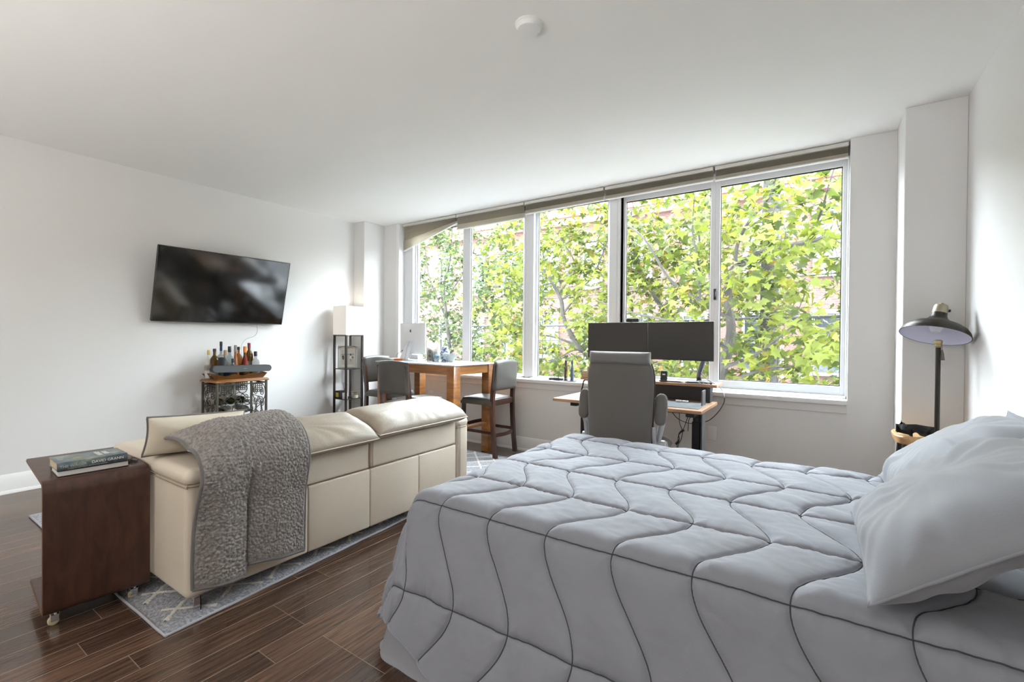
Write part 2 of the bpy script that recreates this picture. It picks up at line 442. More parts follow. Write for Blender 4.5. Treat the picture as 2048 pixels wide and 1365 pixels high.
# blinds
bx = [(-4.722, -3.79), (-3.775, -2.79), (-2.775, -1.84), (-1.825, -.815), (-.80, .148)]
bz = [(2.40, 2.655), (2.575, 2.585), (2.625, 2.635), (2.635, 2.645), (2.64, 2.645)]
blab = ['window blind hanging slanted, its left end lower, at the left end of the windows',
        'taupe pleated blind stack above the second window pane from the left',
        'taupe raised blind above the middle fixed window pane',
        'taupe raised blind above the pane behind the two monitors',
        'taupe raised blind above the rightmost, largest window pane']
for (x0, x1), (zl, zr), lab in zip(bx, bz, blab):
    t = thing('pleated_blind', lab, 'blind', ((x0+x1)/2, 4.39, 2.76), 0, 'blinds over the windows')
    bm = BM(); box(bm, (x0, 4.345, 2.735), (x1, 4.40, 2.766), .003, 1); obj('headrail', bm, blindrail, t)
    zb = lambda u: zl+(zr-zl)*u
    for rows, nm, top, lo, mat in ((9, 'pleats', 1.0, .42, blindfab), (1, 'lower_fabric', .42, .06, blindfab)):
        bm = BM()
        def f(u, v, top=top, lo=lo, rows=rows):
            x = x0+.002+(x1-x0-.004)*u; zz = zb(u); a = zz+(2.736-zz)*top; b = zz+(2.736-zz)*lo
            y = 4.365 + (.008*(1-abs((v*rows*2) % 2-1)) if rows > 1 else -.006+.004*v)
            return V((x, y, a+(b-a)*v))
        grid(bm, 2, rows*2+1 if rows > 1 else 3, f)
        bmesh.ops.solidify(bm, geom=bm.faces[:], thickness=.02)
        obj(nm, bm, mat, t, smooth=0)
    bm = BM()
    def g(u, v):
        a = v*2*PI; return V((x0+(x1-x0)*u, 4.368+.014*math.cos(a), zb(u)+.006+.008*math.sin(a)))
    vs = grid(bm, 2, 13, g); bmesh.ops.remove_doubles(bm, verts=bm.verts, dist=1e-5)
    bmesh.ops.holes_fill(bm, edges=bm.edges)
    obj('bottom_rail', bm, blindwhite, t)

# ------------------------------------------------------------------ outside
brickm = pm('red_brick', (.12, .042, .032), .85, var=((.17, .08, .06), 12), rnd=.3, bump=(60, .3))
mortar = pm('mortar', (.17, .155, .145), .95)
roadm = pm('asphalt_street', (.10, .10, .105), .9, bump=(30, .3))
pavem = pm('pale_sidewalk', (.16, .155, .15), .9)
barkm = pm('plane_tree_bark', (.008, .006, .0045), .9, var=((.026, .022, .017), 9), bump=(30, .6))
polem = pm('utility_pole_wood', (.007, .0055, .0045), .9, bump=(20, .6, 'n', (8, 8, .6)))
wirem = pm('black_wire', (.01, .01, .01), .6)
whitetrim = pm('white_stone_trim', (.10, .10, .10), .7)
winglass = pm('house_window_glass', (.010, .012, .018), .1)
stonem = pm('pink_limestone', (.06, .042, .036), .85, bump=(10, .2))
def leafmat(name, col, var, tr):
    M = bpy.data.materials.new(name); M.use_nodes = True; nt = M.node_tree; N = nt.nodes; L = nt.links
    b = N['Principled BSDF']; b.inputs['Roughness'].default_value = .6; b.inputs['Specular IOR Level'].default_value = .2
    g = N.new('ShaderNodeNewGeometry')
    r = N.new('ShaderNodeValToRGB'); r.color_ramp.elements[0].color = (*col, 1); r.color_ramp.elements[1].color = (*var[0], 1)
    for i, c in enumerate(var[1:]):
        e = r.color_ramp.elements.new((.45, .93)[i]); e.color = (*c, 1)
    L.new(g.outputs['Random Per Island'], r.inputs[0]); L.new(r.outputs[0], b.inputs['Base Color'])
    t = N.new('ShaderNodeBsdfTranslucent'); L.new(r.outputs[0], t.inputs['Color'])
    mx = N.new('ShaderNodeMixShader'); mx.inputs[0].default_value = tr
    L.new(b.outputs[0], mx.inputs[1]); L.new(t.outputs[0], mx.inputs[2])
    out = [n for n in N if n.type == 'OUTPUT_MATERIAL'][0]; L.new(mx.outputs[0], out.inputs[0])
    MATS[name] = M; return M
leaf_y = leafmat('yellow_green_leaf', (.018, .028, .004), [(.11, .055, .008), (.052, .070, .008), (.118, .122, .014)], .45)
leaf_d = leafmat('green_leaf', (.010, .020, .005), [(.07, .072, .014), (.026, .042, .011), (.05, .062, .016)], .4)
leaf_b = leafmat('dark_bush_leaf', (.012, .028, .012), [(.06, .075, .04), (.022, .04, .018), (.04, .055, .028)], .25)
LEAF = [(0, 0), (.16, -.03), (.30, .02), (.52, .02), (.40, .20), (.34, .30), (.56, .48), (.46, .54), (.30, .52), (.20, .56), (.14, .72), (0, 1.0)]
LEAF = LEAF + [(-x, y) for x, y in LEAF[-2:0:-1]]
def leaf_pts(p, d, nrm, s, r):
    d = d.normalized(); x = d.cross(nrm)
    x = x.normalized() if x.length > 1e-4 else d.orthogonal().normalized(); z = x.cross(d)
    fold = r.uniform(.1, .35); bend = r.uniform(.05, .35)
    return [p+(x*a+d*b+z*(abs(a)*fold-bend*b*b))*s for a, b in [(0, .33)]+LEAF]
NL = len(LEAF)
def leaf_faces(o): return [(o, o+1+i, o+1+(i+1) % NL) for i in range(NL)]
def tree(name, label, limbs, center, rad, ntwig, nleaf, ls, mat, seed, loc, parts=True, barkr=None, cat='tree', group=None, zmax=9):
    r = random.Random(seed); t = thing(name, label, cat, loc, 0, group)
    bm = BM(); nodes = []
    for pts, r0, r1 in limbs:
        sp = spline(pts, 6); n = len(sp); rr = [r0+(r1-r0)*i/(n-1) for i in range(n)]
        tube(bm, sp, rr, 8); nodes += [(p, x) for p, x in zip(sp, rr) if p.z > -.8]
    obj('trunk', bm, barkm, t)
    bm = BM(); tips = []
    c = V(center); rad = V(rad)
    cand = []
    while len(cand) < ntwig:
        q = V((r.uniform(-1, 1), r.uniform(-1, 1), r.uniform(-1, 1)))
        if q.length > 1: continue
        p = c+V((q.x*rad.x, q.y*rad.y, q.z*rad.z))
        if p.y < 5.4 or p.z > zmax: continue
        cand.append(p)
    cand.sort(key=lambda p: min((p-n[0]).length for n in nodes))
    for p in cand:
        q, rq = min(nodes, key=lambda n: (p-n[0]).length)
        L = (p-q).length
        if L < .1: continue
        if L > 1.3: q = p+(q-p)*(1.3/L) if False else q
        mid = (p+q)/2+V((r.uniform(-1, 1), r.uniform(-1, 1), r.uniform(-.2, 1)))*L*.13
        sp = spline([q, mid, p], 4); b0 = min(rq*.7, .008+L*.012); rr = [b0+(.004-b0)*i/(len(sp)-1) for i in range(len(sp))]
        tube(bm, sp, rr, 5); nodes += [(a, b) for a, b in zip(sp[2:], rr[2:])]; tips.append(sp)
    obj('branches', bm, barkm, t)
    leaves = []
    for i in range(nleaf):
        sp = r.choice(tips); u = r.random()**.6; k = min(len(sp)-2, int(u*(len(sp)-1))); p = sp[k].lerp(sp[k+1], r.random())
        off = V((r.gauss(0, 1), r.gauss(0, 1), r.gauss(0, 1)))*ls*.95
        d = V((off.x, off.y, off.z*.5-.35*ls)); nrm = V((r.gauss(0, .55), r.gauss(-.35, .5), 1)).normalized()
        P = p+off*.9
        if P.y < 5.0: continue
        leaves.append(leaf_pts(P, d, nrm, ls*r.uniform(.65, 1.25), r))
    leaves.sort(key=lambda q: (q[0]-V((0, 0, CH))).length)
    np_ = 0
    if parts:
        def vis(q):
            p = q[0]; return p.y > 0 and -1.03 < p.x/p.y < .05 and abs(p.z-1.25)/p.y < .34
        sel = [q for q in leaves if vis(q)][:290]; ids = {id(q) for q in sel}
        base = t.location
        for q in sel:
            me = bpy.data.meshes.new('leaf'); me.from_pydata([tuple(v-q[0]) for v in q], [], leaf_faces(0)); me.materials.append(mat)
            o = bpy.data.objects.new('leaf', me); C.objects.link(o); o.parent = t; o.location = q[0]-base
        leaves = [q for q in leaves if id(q) not in ids]
    vs = []; fs = []
    for q in leaves: fs += leaf_faces(len(vs)); vs += [tuple(v-t.location) for v in q]
    me = bpy.data.meshes.new('foliage'); me.from_pydata(vs, [], fs); me.materials.append(mat)
    o = bpy.data.objects.new('foliage', me); C.objects.link(o); o.parent = t; o['kind'] = 'stuff'
    return t
GZ = -3.4
bm = BM(); box(bm, (-40, 4.6, GZ-.2), (25, 60, GZ)); o = tag(obj('street_ground', bm, roadm), 'grey street below the windows', 'street'); o['kind'] = 'structure'
bm = BM(); box(bm, (-40, 4.9, GZ), (25, 9.2, GZ+.12)); o = tag(obj('sidewalk', bm, pavem), 'pale sidewalk beneath the trees', 'sidewalk'); o['kind'] = 'structure'
# outer brick reveal left of the windows, brick by brick
rv = thing('brick_reveal', 'red brick edge of the facade outside the left end of the windows', 'brick wall', (-4.85, 4.62, .72))
bm = BM(); box(bm, (-5.05, 4.535, .70), (-4.772, 4.70, 2.86)); obj('mortar_core', bm, mortar, rv)
bm = BM(); box(bm, (-.11, -.047, 0), (.0, .047, .062), .003, 1); me = bpy.data.meshes.new('brick'); bm.to_mesh(me); bm.free(); me.materials.append(brickm)
bm = BM(); box(bm, (-.047, -.155, 0), (.0, 0, .062), .003, 1)
me2 = bpy.data.meshes.new('brick_long'); bm.to_mesh(me2); bm.free(); me2.materials.append(brickm)
for i in range(28):
    z = .705+i*.0755
    o = bpy.data.objects.new('brick', me2 if i % 2 else me); C.objects.link(o); o.parent = rv
    M = V((-4.757, 4.712 if i % 2 else 4.66, z))
    o.location = M-rv.location
# building opposite
hb = thing('brick_row_house', 'red brick row houses across the street, seen through the leaves', 'building', (-6, 18, GZ))
bk = bpy.data.materials.new('brick_facade'); bk.use_nodes = True; N = bk.node_tree.nodes; L = bk.node_tree.links
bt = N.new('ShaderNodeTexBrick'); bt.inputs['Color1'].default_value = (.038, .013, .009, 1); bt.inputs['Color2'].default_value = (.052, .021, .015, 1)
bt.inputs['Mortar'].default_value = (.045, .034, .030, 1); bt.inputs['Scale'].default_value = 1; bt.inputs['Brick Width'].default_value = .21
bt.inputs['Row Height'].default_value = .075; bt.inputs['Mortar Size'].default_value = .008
tc = N.new('ShaderNodeTexCoord'); mp = N.new('ShaderNodeMapping'); mp.inputs['Rotation'].default_value = (PI/2, 0, 0)
L.new(tc.outputs['Object'], mp.inputs[0]); L.new(mp.outputs[0], bt.inputs[0]); L.new(bt.outputs[0], N['Principled BSDF'].inputs['Base Color'])
N['Principled BSDF'].inputs['Roughness'].default_value = .9
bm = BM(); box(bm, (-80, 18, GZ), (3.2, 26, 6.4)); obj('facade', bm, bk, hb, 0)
bm = BM(); box(bm, (-80, 17.88, GZ), (3.25, 18.05, -.9)); obj('ground_floor_stone', bm, stonem, hb, 0)
bm = BM(); box(bm, (-80.1, 17.6, 6.4), (3.4, 18.3, 6.9)); box(bm, (-80.1, 17.75, 6.1), (3.3, 18.2, 6.4)); obj('cornice', bm, brickm, hb, 0)
hb2 = thing('low_brick_building', 'lower brick building at the right end of the street behind the pole', 'building', (20, 18.4, GZ))
bm = BM(); box(bm, (3.6, 18.4, GZ), (60, 26, 4.9)); obj('facade', bm, bk, hb2, 0)
bm = BM(); box(bm, (3.5, 18.1, 4.9), (60, 18.7, 5.25)); obj('cornice', bm, whitetrim, hb2, 0)
for row, (z0, hh) in enumerate(((-2.9, 1.7), (.2, 1.9), (3.4, 1.9))):
    for i in range(15):
        x = -26.5+i*2.05
        bm = BM()
        for lo, hi in (((x-.5, 17.84, z0-.1), (x+.5, 17.98, z0)), ((x-.5, 17.86, z0+hh), (x+.5, 17.98, z0+hh+.14)), ((x-.45, 17.9, z0), (x-.37, 18.02, z0+hh)), ((x+.37, 17.9, z0), (x+.45, 18.02, z0+hh)), ((x-.4, 17.92, z0+hh/2-.03), (x+.4, 18.0, z0+hh/2+.03))): box(bm, lo, hi)
        f = obj('window_frame', bm, whitetrim, hb, 0)
        bm = BM(); box(bm, (x-.37, 17.97, z0), (x+.37, 17.99, z0+hh)); obj('pane', bm, winglass, f, 0)
# trees: limbs given as points at true distance
def L_(pts, Y): return [at(x, y, 'y', yy if isinstance(yy, (int, float)) else Y) for (x, y, *rest) in pts for yy in [rest[0] if rest else Y]]
tA = L_([(1405, 1190), (1425, 900), (1438, 770), (1452, 715), (1462, 660), (1455, 600), (1462, 548), (1490, 522), (1530, 503), (1580, 493), (1640, 480), (1700, 470), (1800, 430)], 7.2)
limbsA = [(tA, .085, .02),
          (L_([(1470, 545), (1475, 490, 7.0), (1500, 440, 6.8), (1535, 400, 6.8), (1560, 330, 6.6)], 7.0), .028, .010),
          (L_([(1448, 735), (1500, 715, 7.0), (1540, 690, 6.7), (1600, 640, 6.4)], 7.0), .03, .010),
          (L_([(1440, 770), (1520, 742, 6.9), (1620, 730, 6.5)], 7.0), .022, .008),
          (L_([(1610, 485), (1640, 430, 6.8), (1655, 380, 6.6), (1680, 300, 6.5)], 7.0), .018, .008),
          (L_([(1460, 640), (1400, 600, 6.9), (1340, 560, 6.8), (1290, 480, 6.6), (1240, 440, 6.5)], 7.0), .030, .010),
          (L_([(1455, 700), (1400, 660), (1330, 640, 6.9), (1260, 625, 6.8), (1190, 600, 6.7)], 7.0), .026, .008),
          (L_([(1400, 600), (1395, 520, 6.7), (1385, 460, 6.6), (1390, 380, 6.5)], 6.9), .018, .007)]
tree('plane_tree', 'yellow-green plane tree with curved grey limb outside the rightmost pane', limbsA, (-.45, 7.3, 1.75), (2.2, 1.6, 2.5), 300, 4300, .125, leaf_y, 11, (-1.0, 7.2, GZ), zmax=5.0)
limbsB = [(L_([(1290, 1100), (1215, 800), (1185, 722), (1155, 690), (1128, 640), (1122, 600), (1100, 560), (1060, 500), (1040, 440)], 8.0), .08, .012),
          (L_([(1128, 625), (1160, 590), (1215, 570), (1260, 540)], 8.0), .022, .008),
          (L_([(1150, 690), (1110, 675), (1070, 672), (1020, 690)], 8.0), .025, .008),
          (L_([(1175, 715), (1150, 700, 7.8), (1100, 722, 7.5), (1040, 700, 7.4)], 8.0), .02, .008),
          (L_([(1115, 590), (1150, 540), (1130, 490, 7.8), (1080, 420, 7.6)], 8.0), .02, .008),
          (L_([(1122, 600), (1180, 560), (1215, 480), (1230, 420)], 8.0), .02, .008)]
tree('plane_tree', 'yellow-green plane tree with leaning trunk outside the fixed middle pane', limbsB, (-4.2, 8.2, 1.8), (2.3, 1.6, 2.8), 290, 5000, .118, leaf_y, 12, (-2.6, 8.0, GZ), zmax=5.4)
limbsD = [(L_([(1330, 1000), (1345, 720), (1335, 640), (1290, 560), (1268, 500), (1262, 420)], 9.0), .07, .02), (L_([(1335, 640), (1390, 590), (1400, 520), (1395, 430)], 9.0), .03, .01), (L_([(1290, 560), (1240, 520), (1210, 470)], 9.0), .02, .008)]
tree('plane_tree', 'pale yellow-green plane tree behind the two monitors, back of the nearer trees', limbsD, (-2.3, 9.0, 2.1), (1.9, 1.4, 2.9), 240, 3300, .12, leaf_y, 21, (-2.2, 9.0, GZ), zmax=6.0)
limbsC = [(L_([(905, 1000), (900, 720), (893, 640), (888, 570), (900, 520), (905, 440)], 10), .07, .015),
          (L_([(893, 640), (860, 560), (850, 500)], 10), .025, .01),
          (L_([(890, 600), (930, 540), (960, 470)], 10), .025, .01),
          (L_([(893, 690), (960, 660), (1010, 640)], 10), .02, .01)]
tree('street_tree', 'darker green tree seen through the leftmost window pane', limbsC, (-8.3, 10.2, 1.9), (2.9, 1.8, 3.4), 260, 7000, .115, leaf_d, 13, (-8.6, 10, GZ), zmax=5.6)
def bush(loc, rad, n, ls, mat, label, seed):
    r = random.Random(seed); t = thing('shrub', label, 'shrub', loc)
    bm = BM()
    tips = []
    for i in range(26):
        a = r.uniform(0, 2*PI); e = V((math.cos(a)*rad[0]*r.uniform(.3, .9), math.sin(a)*rad[1]*r.uniform(.3, .9), rad[2]*r.uniform(.5, 1)*1.6))+V(loc)
        sp = spline([V(loc), (V(loc)+e)/2+V((0, 0, .2)), e], 4); tube(bm, sp, [.02, .018, .016, .014, .012, .010, .008, .006, .005], 5); tips.append(e)
    obj('stems', bm, barkm, t)
    vs = []; fs = []
    for i in range(n):
        q = V((r.gauss(0, .45), r.gauss(0, .45), r.gauss(.1, .42)))
        p = V(loc)+V((q.x*rad[0], q.y*rad[1], rad[2]*.85+q.z*rad[2]))
        lp = leaf_pts(p, V((r.gauss(0, 1), r.gauss(0, 1), r.gauss(-.2, .5))), V((r.gauss(0, .6), r.gauss(-.3, .5), 1)), ls*r.uniform(.7, 1.3), r)
        fs += leaf_faces(len(vs)); vs += [tuple(v-V(loc)) for v in lp]
    me = bpy.data.meshes.new('foliage'); me.from_pydata(vs, [], fs); me.materials.append(mat)
    o = bpy.data.objects.new('foliage', me); C.objects.link(o); o.parent = t; o['kind'] = 'stuff'
bush((1.0, 12.5, GZ), (2.6, 1.6, 2.3), 2600, .12, leaf_b, 'dark green ivy-like bush low behind the utility pole at the right', 5)
bush((-6.6, 14.2, GZ), (3.2, 1.6, 2.4), 2200, .13, leaf_d, 'grey-green shrub low behind the table by the left windows', 6)
# pole and wires
t = thing('utility_pole', 'dark wooden utility pole behind the leaves in the rightmost pane', 'pole', (.35, 9.2, GZ))
a = at(1537, 700, 'y', 9.2)
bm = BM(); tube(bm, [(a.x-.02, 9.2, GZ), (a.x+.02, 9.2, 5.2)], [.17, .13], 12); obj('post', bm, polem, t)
bm = BM(); box(bm, (a.x+.16, 9.16, GZ), (a.x+.23, 9.22, 1.15), .01, 1); obj('white_conduit', bm, whitetrim, t)
bm = BM()
for i in range(7): tube(bm, [V((a.x+.22*math.cos(q*PI/12)*(1+.03*i)-.1, 9.0, .75+.35-.30*math.sin(q*PI/12)*(1+.07*i))) for q in range(13)], .006, 5)
obj('hanging_wire_coil', bm, wirem, t)
bm = BM(); box(bm, (a.x-.3, 8.98, .9), (a.x-.05, 9.06, .96), .01, 1); tube(bm, [(a.x-.55, 9, 1.02), (a.x-.3, 9, .93), (a.x-.05, 9, .92)], .03, 8); obj('cable_splice', bm, wirem, t)
for lab, z, rr in (('thin black utility wire, the topmost one crossing behind the leaves', 2.3, .012), ('thick black utility cable crossing behind the leaves below the top wire', 1.62, .028), ('black utility wire, the lowest one crossing behind the leaves', 1.25, .014)):
    bm = BM(); tube(bm, spline([(-16, 12.0, z+.3), (-8, 10.6, z-.05), (a.x, 9.05, z), (6, 8.0, z+.1), (14, 7, z+.3)], 10), rr, 6)
    tag(obj('utility_wire', bm, wirem), lab, 'cable', 'utility wires')

# ------------------------------------------------------------------ ceiling and wall fittings
c = at(1057.5, 49, 'z', HC)
bm = BM(); lathe(bm, [(0, -.030), (.045, -.030), (.054, -.028), (.060, -.020), (.062, -.010), (.067, -.006), (.067, .001)], 40, Matrix.Translation(c))
t = thing('smoke_detector', 'round flat white disc fixture on the white ceiling', 'ceiling fixture', c)
obj('cover', bm, whitep, t)
def outlet(loc, ax, label, plug=False, blank=False):
    t = thing('wall_outlet', label, 'outlet', loc)
    M = frameM(loc, (0, 1, 0) if ax == 'x' else (1, 0, 0), (0, 0, 1))
    if ax != 'x': M = frameM(loc, (1, 0, 0), (0, 0, 1))
    bm = BM(); box(bm, (-.037, -.06, 0), (.037, .06, .006), .003, 2, M); obj('cover_plate', bm, whitep, t)
    if not blank:
        bm = BM()
        for s in (-.021, .021): box(bm, (-.017, s-.015, .004), (.017, s+.015, .008), .006, 2, M)
        f = obj('socket', bm, trimp, t)
        bm = BM()
        for s in (-.021, .021):
            for q in (-.006, .006): box(bm, (q-.001, s-.005, .0075), (q+.001, s+.005, .0085), 0, 1, M)
        obj('slots', bm, black, f)
    return t, M
ow, Mo = outlet(V((XL+.001, 2.06, .455)), 'x', 'white wall outlet left of the wine cart with a black plug in it')
bm = BM(); box(bm, (-.012, -.034, .006), (.016, -.008, .035), .005, 2, Mo)
p = Mo @ V((.016, -.02, .03)); tube(bm, spline([p, p+V((.02, .03, -.004)), p+V((.03, .07, -.06)), p+V((.03, .10, -.20)), p+V((.02, .2, -.40))], 6), .004, 6)
tag(obj('power_plug', bm, black), 'black power plug and cord in the outlet beside the wine cart', 'plug')
outlet(V((-4.146, YW-.001, .50)), 'y', 'white outlet on the wall under the counter table')
outlet(V((-.79, YW-.001, .43)), 'y', 'blank white cover plate on the wall right of the desk leg', blank=True)

# ------------------------------------------------------------------ television
def tv():
    zb, ztp, X_b, X_t = 1.375, 2.066, -5.175, -5.00
    y0, y1 = 1.676, 2.925
    t = thing('television', 'large black flat television tilted down on the left wall', 'television', (-5.15, (y0+y1)/2, 1.7))
    up = V((X_t-X_b, 0, ztp-zb)); H = up.length
    M = frameM((X_b, y0, zb), (0, 1, 0), up); W = y1-y0     # local x right, y up, z out (towards room)
    if (M.to_3x3() @ V((0, 0, 1))).x < 0: print('flip')
    bm = BM(); box(bm, (0, 0, -.03), (W, H, -.002), .006, 2, M); obj('casing', bm, black, t)
    bm = BM(); box(bm, (.006, .010, -.004), (W-.006, H-.006, .0), 0, 1, M); obj('screen', bm, tvscreen, t, 0)
    bm = BM()
    for lo, hi in (((0, 0, -.012), (W, .010, .0015)), ((0, H-.006, -.012), (W, H, .0015)), ((0, 0, -.012), (.006, H, .0015)), ((W-.006, 0, -.012), (W, H, .0015))): box(bm, lo, hi, .001, 1, M)
    obj('bezel', bm, dbezel, t)
    bm = BM()
    for q in (.35, .75):
        p = M @ V((W*q+.1, H*.62, -.03)); tube(bm, [p, V((XL+.015, p.y, p.z-.02))], .012, 8)
        p = M @ V((W*q+.1, H*.25, -.03)); tube(bm, [p, V((XL+.015, p.y, p.z+.0))], .012, 8)
    box(bm, (XL+.001, y0+.40, 1.5), (XL+.018, y1-.2, 1.95), .003, 1)
    obj('wall_bracket', bm, blackmetal, t)
    bm = BM()
    tube(bm, spline([at(514, 650, 'x', -5.17), at(514.5, 664, 'x', -5.19), at(508, 673, 'x', -5.19), at(492, 679, 'x', -5.17), at(484, 690, 'x', -5.13), at(483, 705, 'x', -5.12), at(485, 722, 'x', -5.11)], 8), .0028, 6)
    tag(obj('thin_cord', bm, silverp), 'thin grey cord hanging from the television down to the bottles', 'cord')
tv()

# ------------------------------------------------------------------ wine cart
def spiral(c, r0, turns, a0, dirn, ux, uy, r1=.006, n=26):
    return [V(c)+V(ux)*(math.cos(a0+dirn*turns*2*PI*i/n)*(r0+(r1-r0)*i/n))+V(uy)*(math.sin(a0+dirn*turns*2*PI*i/n)*(r0+(r1-r0)*i/n)) for i in range(n+1)]
cx0, cx1, cy0, cy1, ctz = -5.19, -4.865, 2.105, 2.60, .80
def wine_cart():
    t = thing('wine_cart', 'scrolled dark iron wine cart with honey wood top against the left wall', 'wine cart', ((cx0+cx1)/2, (cy0+cy1)/2, 0))
    bm = BM()
    box(bm, (cx0-.012, cy0-.012, ctz-.022), (cx1+.012, cy1+.012, ctz-.004), .006, 3); box(bm, (cx0-.004, cy0-.004, ctz-.004), (cx1+.004, cy1+.004, ctz+.004), .003, 2)
    obj('wood_top', bm, honeyx, t)
    posts = [(cx0+.01, cy0+.01), (cx1-.01, cy0+.01), (cx0+.01, cy1-.01), (cx1-.01, cy1-.01)]
    for x, y in posts:
        bm = BM(); box(bm, (x-.010, y-.010, .06), (x+.010, y+.010, ctz-.022), .002, 1); p_ = obj('post', bm, iron, t)
        bm = BM(); lathe(bm, [(0, 0), (.014, 0), (.026, .012), (.028, .024), (.018, .045), (.012, .06), (0, .06)], 16, Matrix.Translation((x, y, 0))); obj('caster', bm, black, p_)
    # front (facing the room) and side panels
    def panel(o, ux, W, nm):
        o = V(o); ux = V(ux); uz = V((0, 0, 1)); bm = BM()
        P = lambda a, z: o+ux*a+uz*z
        tube(bm, [P(0, .755), P(W, .755)], .006, 6); tube(bm, [P(0, .20), P(W, .20)], .006, 6); tube(bm, [P(0, .10), P(W, .10)], .007, 6)
        if W > .4:
            for a0 in (.03, W-.145):
                for i in range(6): tube(bm, [P(a0+i*.022, .745), P(a0+i*.022, .665)], .0042, 4)
                for i in range(5): tube(bm, [P(a0-.004, .745-i*.020), P(a0+.116, .745-i*.020)], .0042, 4)
            cc = P(W/2, .705); tube(bm, [cc+ux*(math.cos(q*PI/12)*.042)+uz*(math.sin(q*PI/12)*.042) for q in range(24)], .004, 6, closed=True)
            for s in (-1, 1):
                mid = W/2
                tube(bm, spline([P(mid, .66), P(mid+s*.05, .61), P(mid+s*.11, .635), P(mid+s*.17, .60)], 6), .0035, 6)
                tube(bm, spiral(P(mid+s*.175, .575), .034, 1.6, PI/2, -s, ux, uz), .0042, 6)
                tube(bm, spiral(P(mid+s*.05, .575), .045, 1.3, PI/2, s, ux, uz), .0035, 6)
                tube(bm, spline([P(mid+s*.2, .55), P(mid+s*.13, .48), P(mid+s*.16, .36), P(mid+s*.20, .22)], 6), .0045, 6)
                tube(bm, spline([P(mid+s*.02, .60), P(mid+s*.10, .50), P(mid+s*.06, .36), P(mid+s*.02, .21)], 6), .0045, 6)
                tube(bm, spiral(P(mid+s*.12, .43), .05, 1.5, 0, s, ux, uz), .004, 6); tube(bm, spiral(P(mid+s*.05, .32), .05, 1.5, PI, s, ux, uz), .004, 6)
                tube(bm, spiral(P(mid+s*.14, .27), .04, 1.4, PI/2, s, ux, uz), .004, 6)
                tube(bm, [P(mid+s*.075, .66), P(mid+s*.075, .20)], .003, 5)
        else:
            for s in (-1, 1):
                mid = W/2
                tube(bm, spline([P(mid, .75), P(mid+s*.10, .72), P(mid+s*.13, .62), P(mid+s*.06, .50), P(mid+s*.12, .36), P(mid+s*.10, .21)], 6), .0042, 6)
                tube(bm, spiral(P(mid+s*.06, .65), .045, 1.6, PI/2, -s, ux, uz), .004, 6)
                tube(bm, spiral(P(mid+s*.07, .54), .04, 1.5, -PI/2, s, ux, uz), .004, 6)
                tube(bm, spiral(P(mid+s*.06, .40), .05, 1.6, PI/2, s, ux, uz), .004, 6)
                tube(bm, spline([P(mid+s*.01, .60), P(mid+s*.05, .45), P(mid+s*.02, .21)], 6), .0042, 6)
        obj(nm, bm, iron, t)
    panel((cx1-.008, cy0+.02, 0), (0, 1, 0), cy1-cy0-.04, 'scroll_panel')
    panel((cx0+.008, cy0+.02, 0), (0, 1, 0), cy1-cy0-.04, 'rear_panel')
    panel((cx0+.02, cy0+.008, 0), (1, 0, 0), cx1-cx0-.04, 'side_panel')
    panel((cx0+.02, cy1-.008, 0), (1, 0, 0), cx1-cx0-.04, 'side_panel')
    for z in (.245, .345, .445, .545):
        bm = BM()
        for x in (cx0+.06, cx1-.07):
            pts = []
            for i in range(49):
                u = i/48; pts.append(V((x, cy0+.02+(cy1-cy0-.04)*u, z-.012+.016*abs(math.sin(u*PI*4))**.5*-1+.012)))
            tube(bm, pts, .0035, 5)
        obj('bottle_rack', bm, iron, t)
wine_cart()
def bottle_glass(name, col, rough=.05): return pm(name, col, rough, trans=.75, ior=1.3)
BG = {'clear': pm('clear_spirit_glass', (.80, .84, .84), .05, trans=.85, ior=1.2), 'brown': pm('amber_glass', (.12, .06, .012), .08, trans=.3, ior=1.3), 'green': pm('olive_glass', (.03, .035, .012), .08, trans=.2, ior=1.3),
      'pink': pm('rose_glass', (.55, .22, .12), .08, trans=.5, ior=1.25), 'frost': pm('frosted_glass', (.70, .71, .68), .4), 'whisky': pm('whisky_glass', (.35, .14, .03), .05, trans=.6, ior=1.25), 'blue': pm('pale_blue_glass', (.6, .72, .78), .06, trans=.8, ior=1.2)}
lab_w = pm('paper_label', (.62, .60, .55), .7); lab_b = pm('navy_label', (.02, .06, .16), .5); lab_r = pm('red_label', (.35, .02, .015), .5)
gold = pm('gold_cap', (.55, .42, .10), .35, .7); corkm = pm('cork_stopper', (.35, .25, .15), .8); blackcap = pm('black_cap', (.01, .01, .01), .4); orangef = pm('orange_foil', (.75, .25, .06), .4); redcap = pm('dark_red_foil', (.16, .02, .015), .4); greycap = pm('gray_foil', (.22, .21, .21), .4)
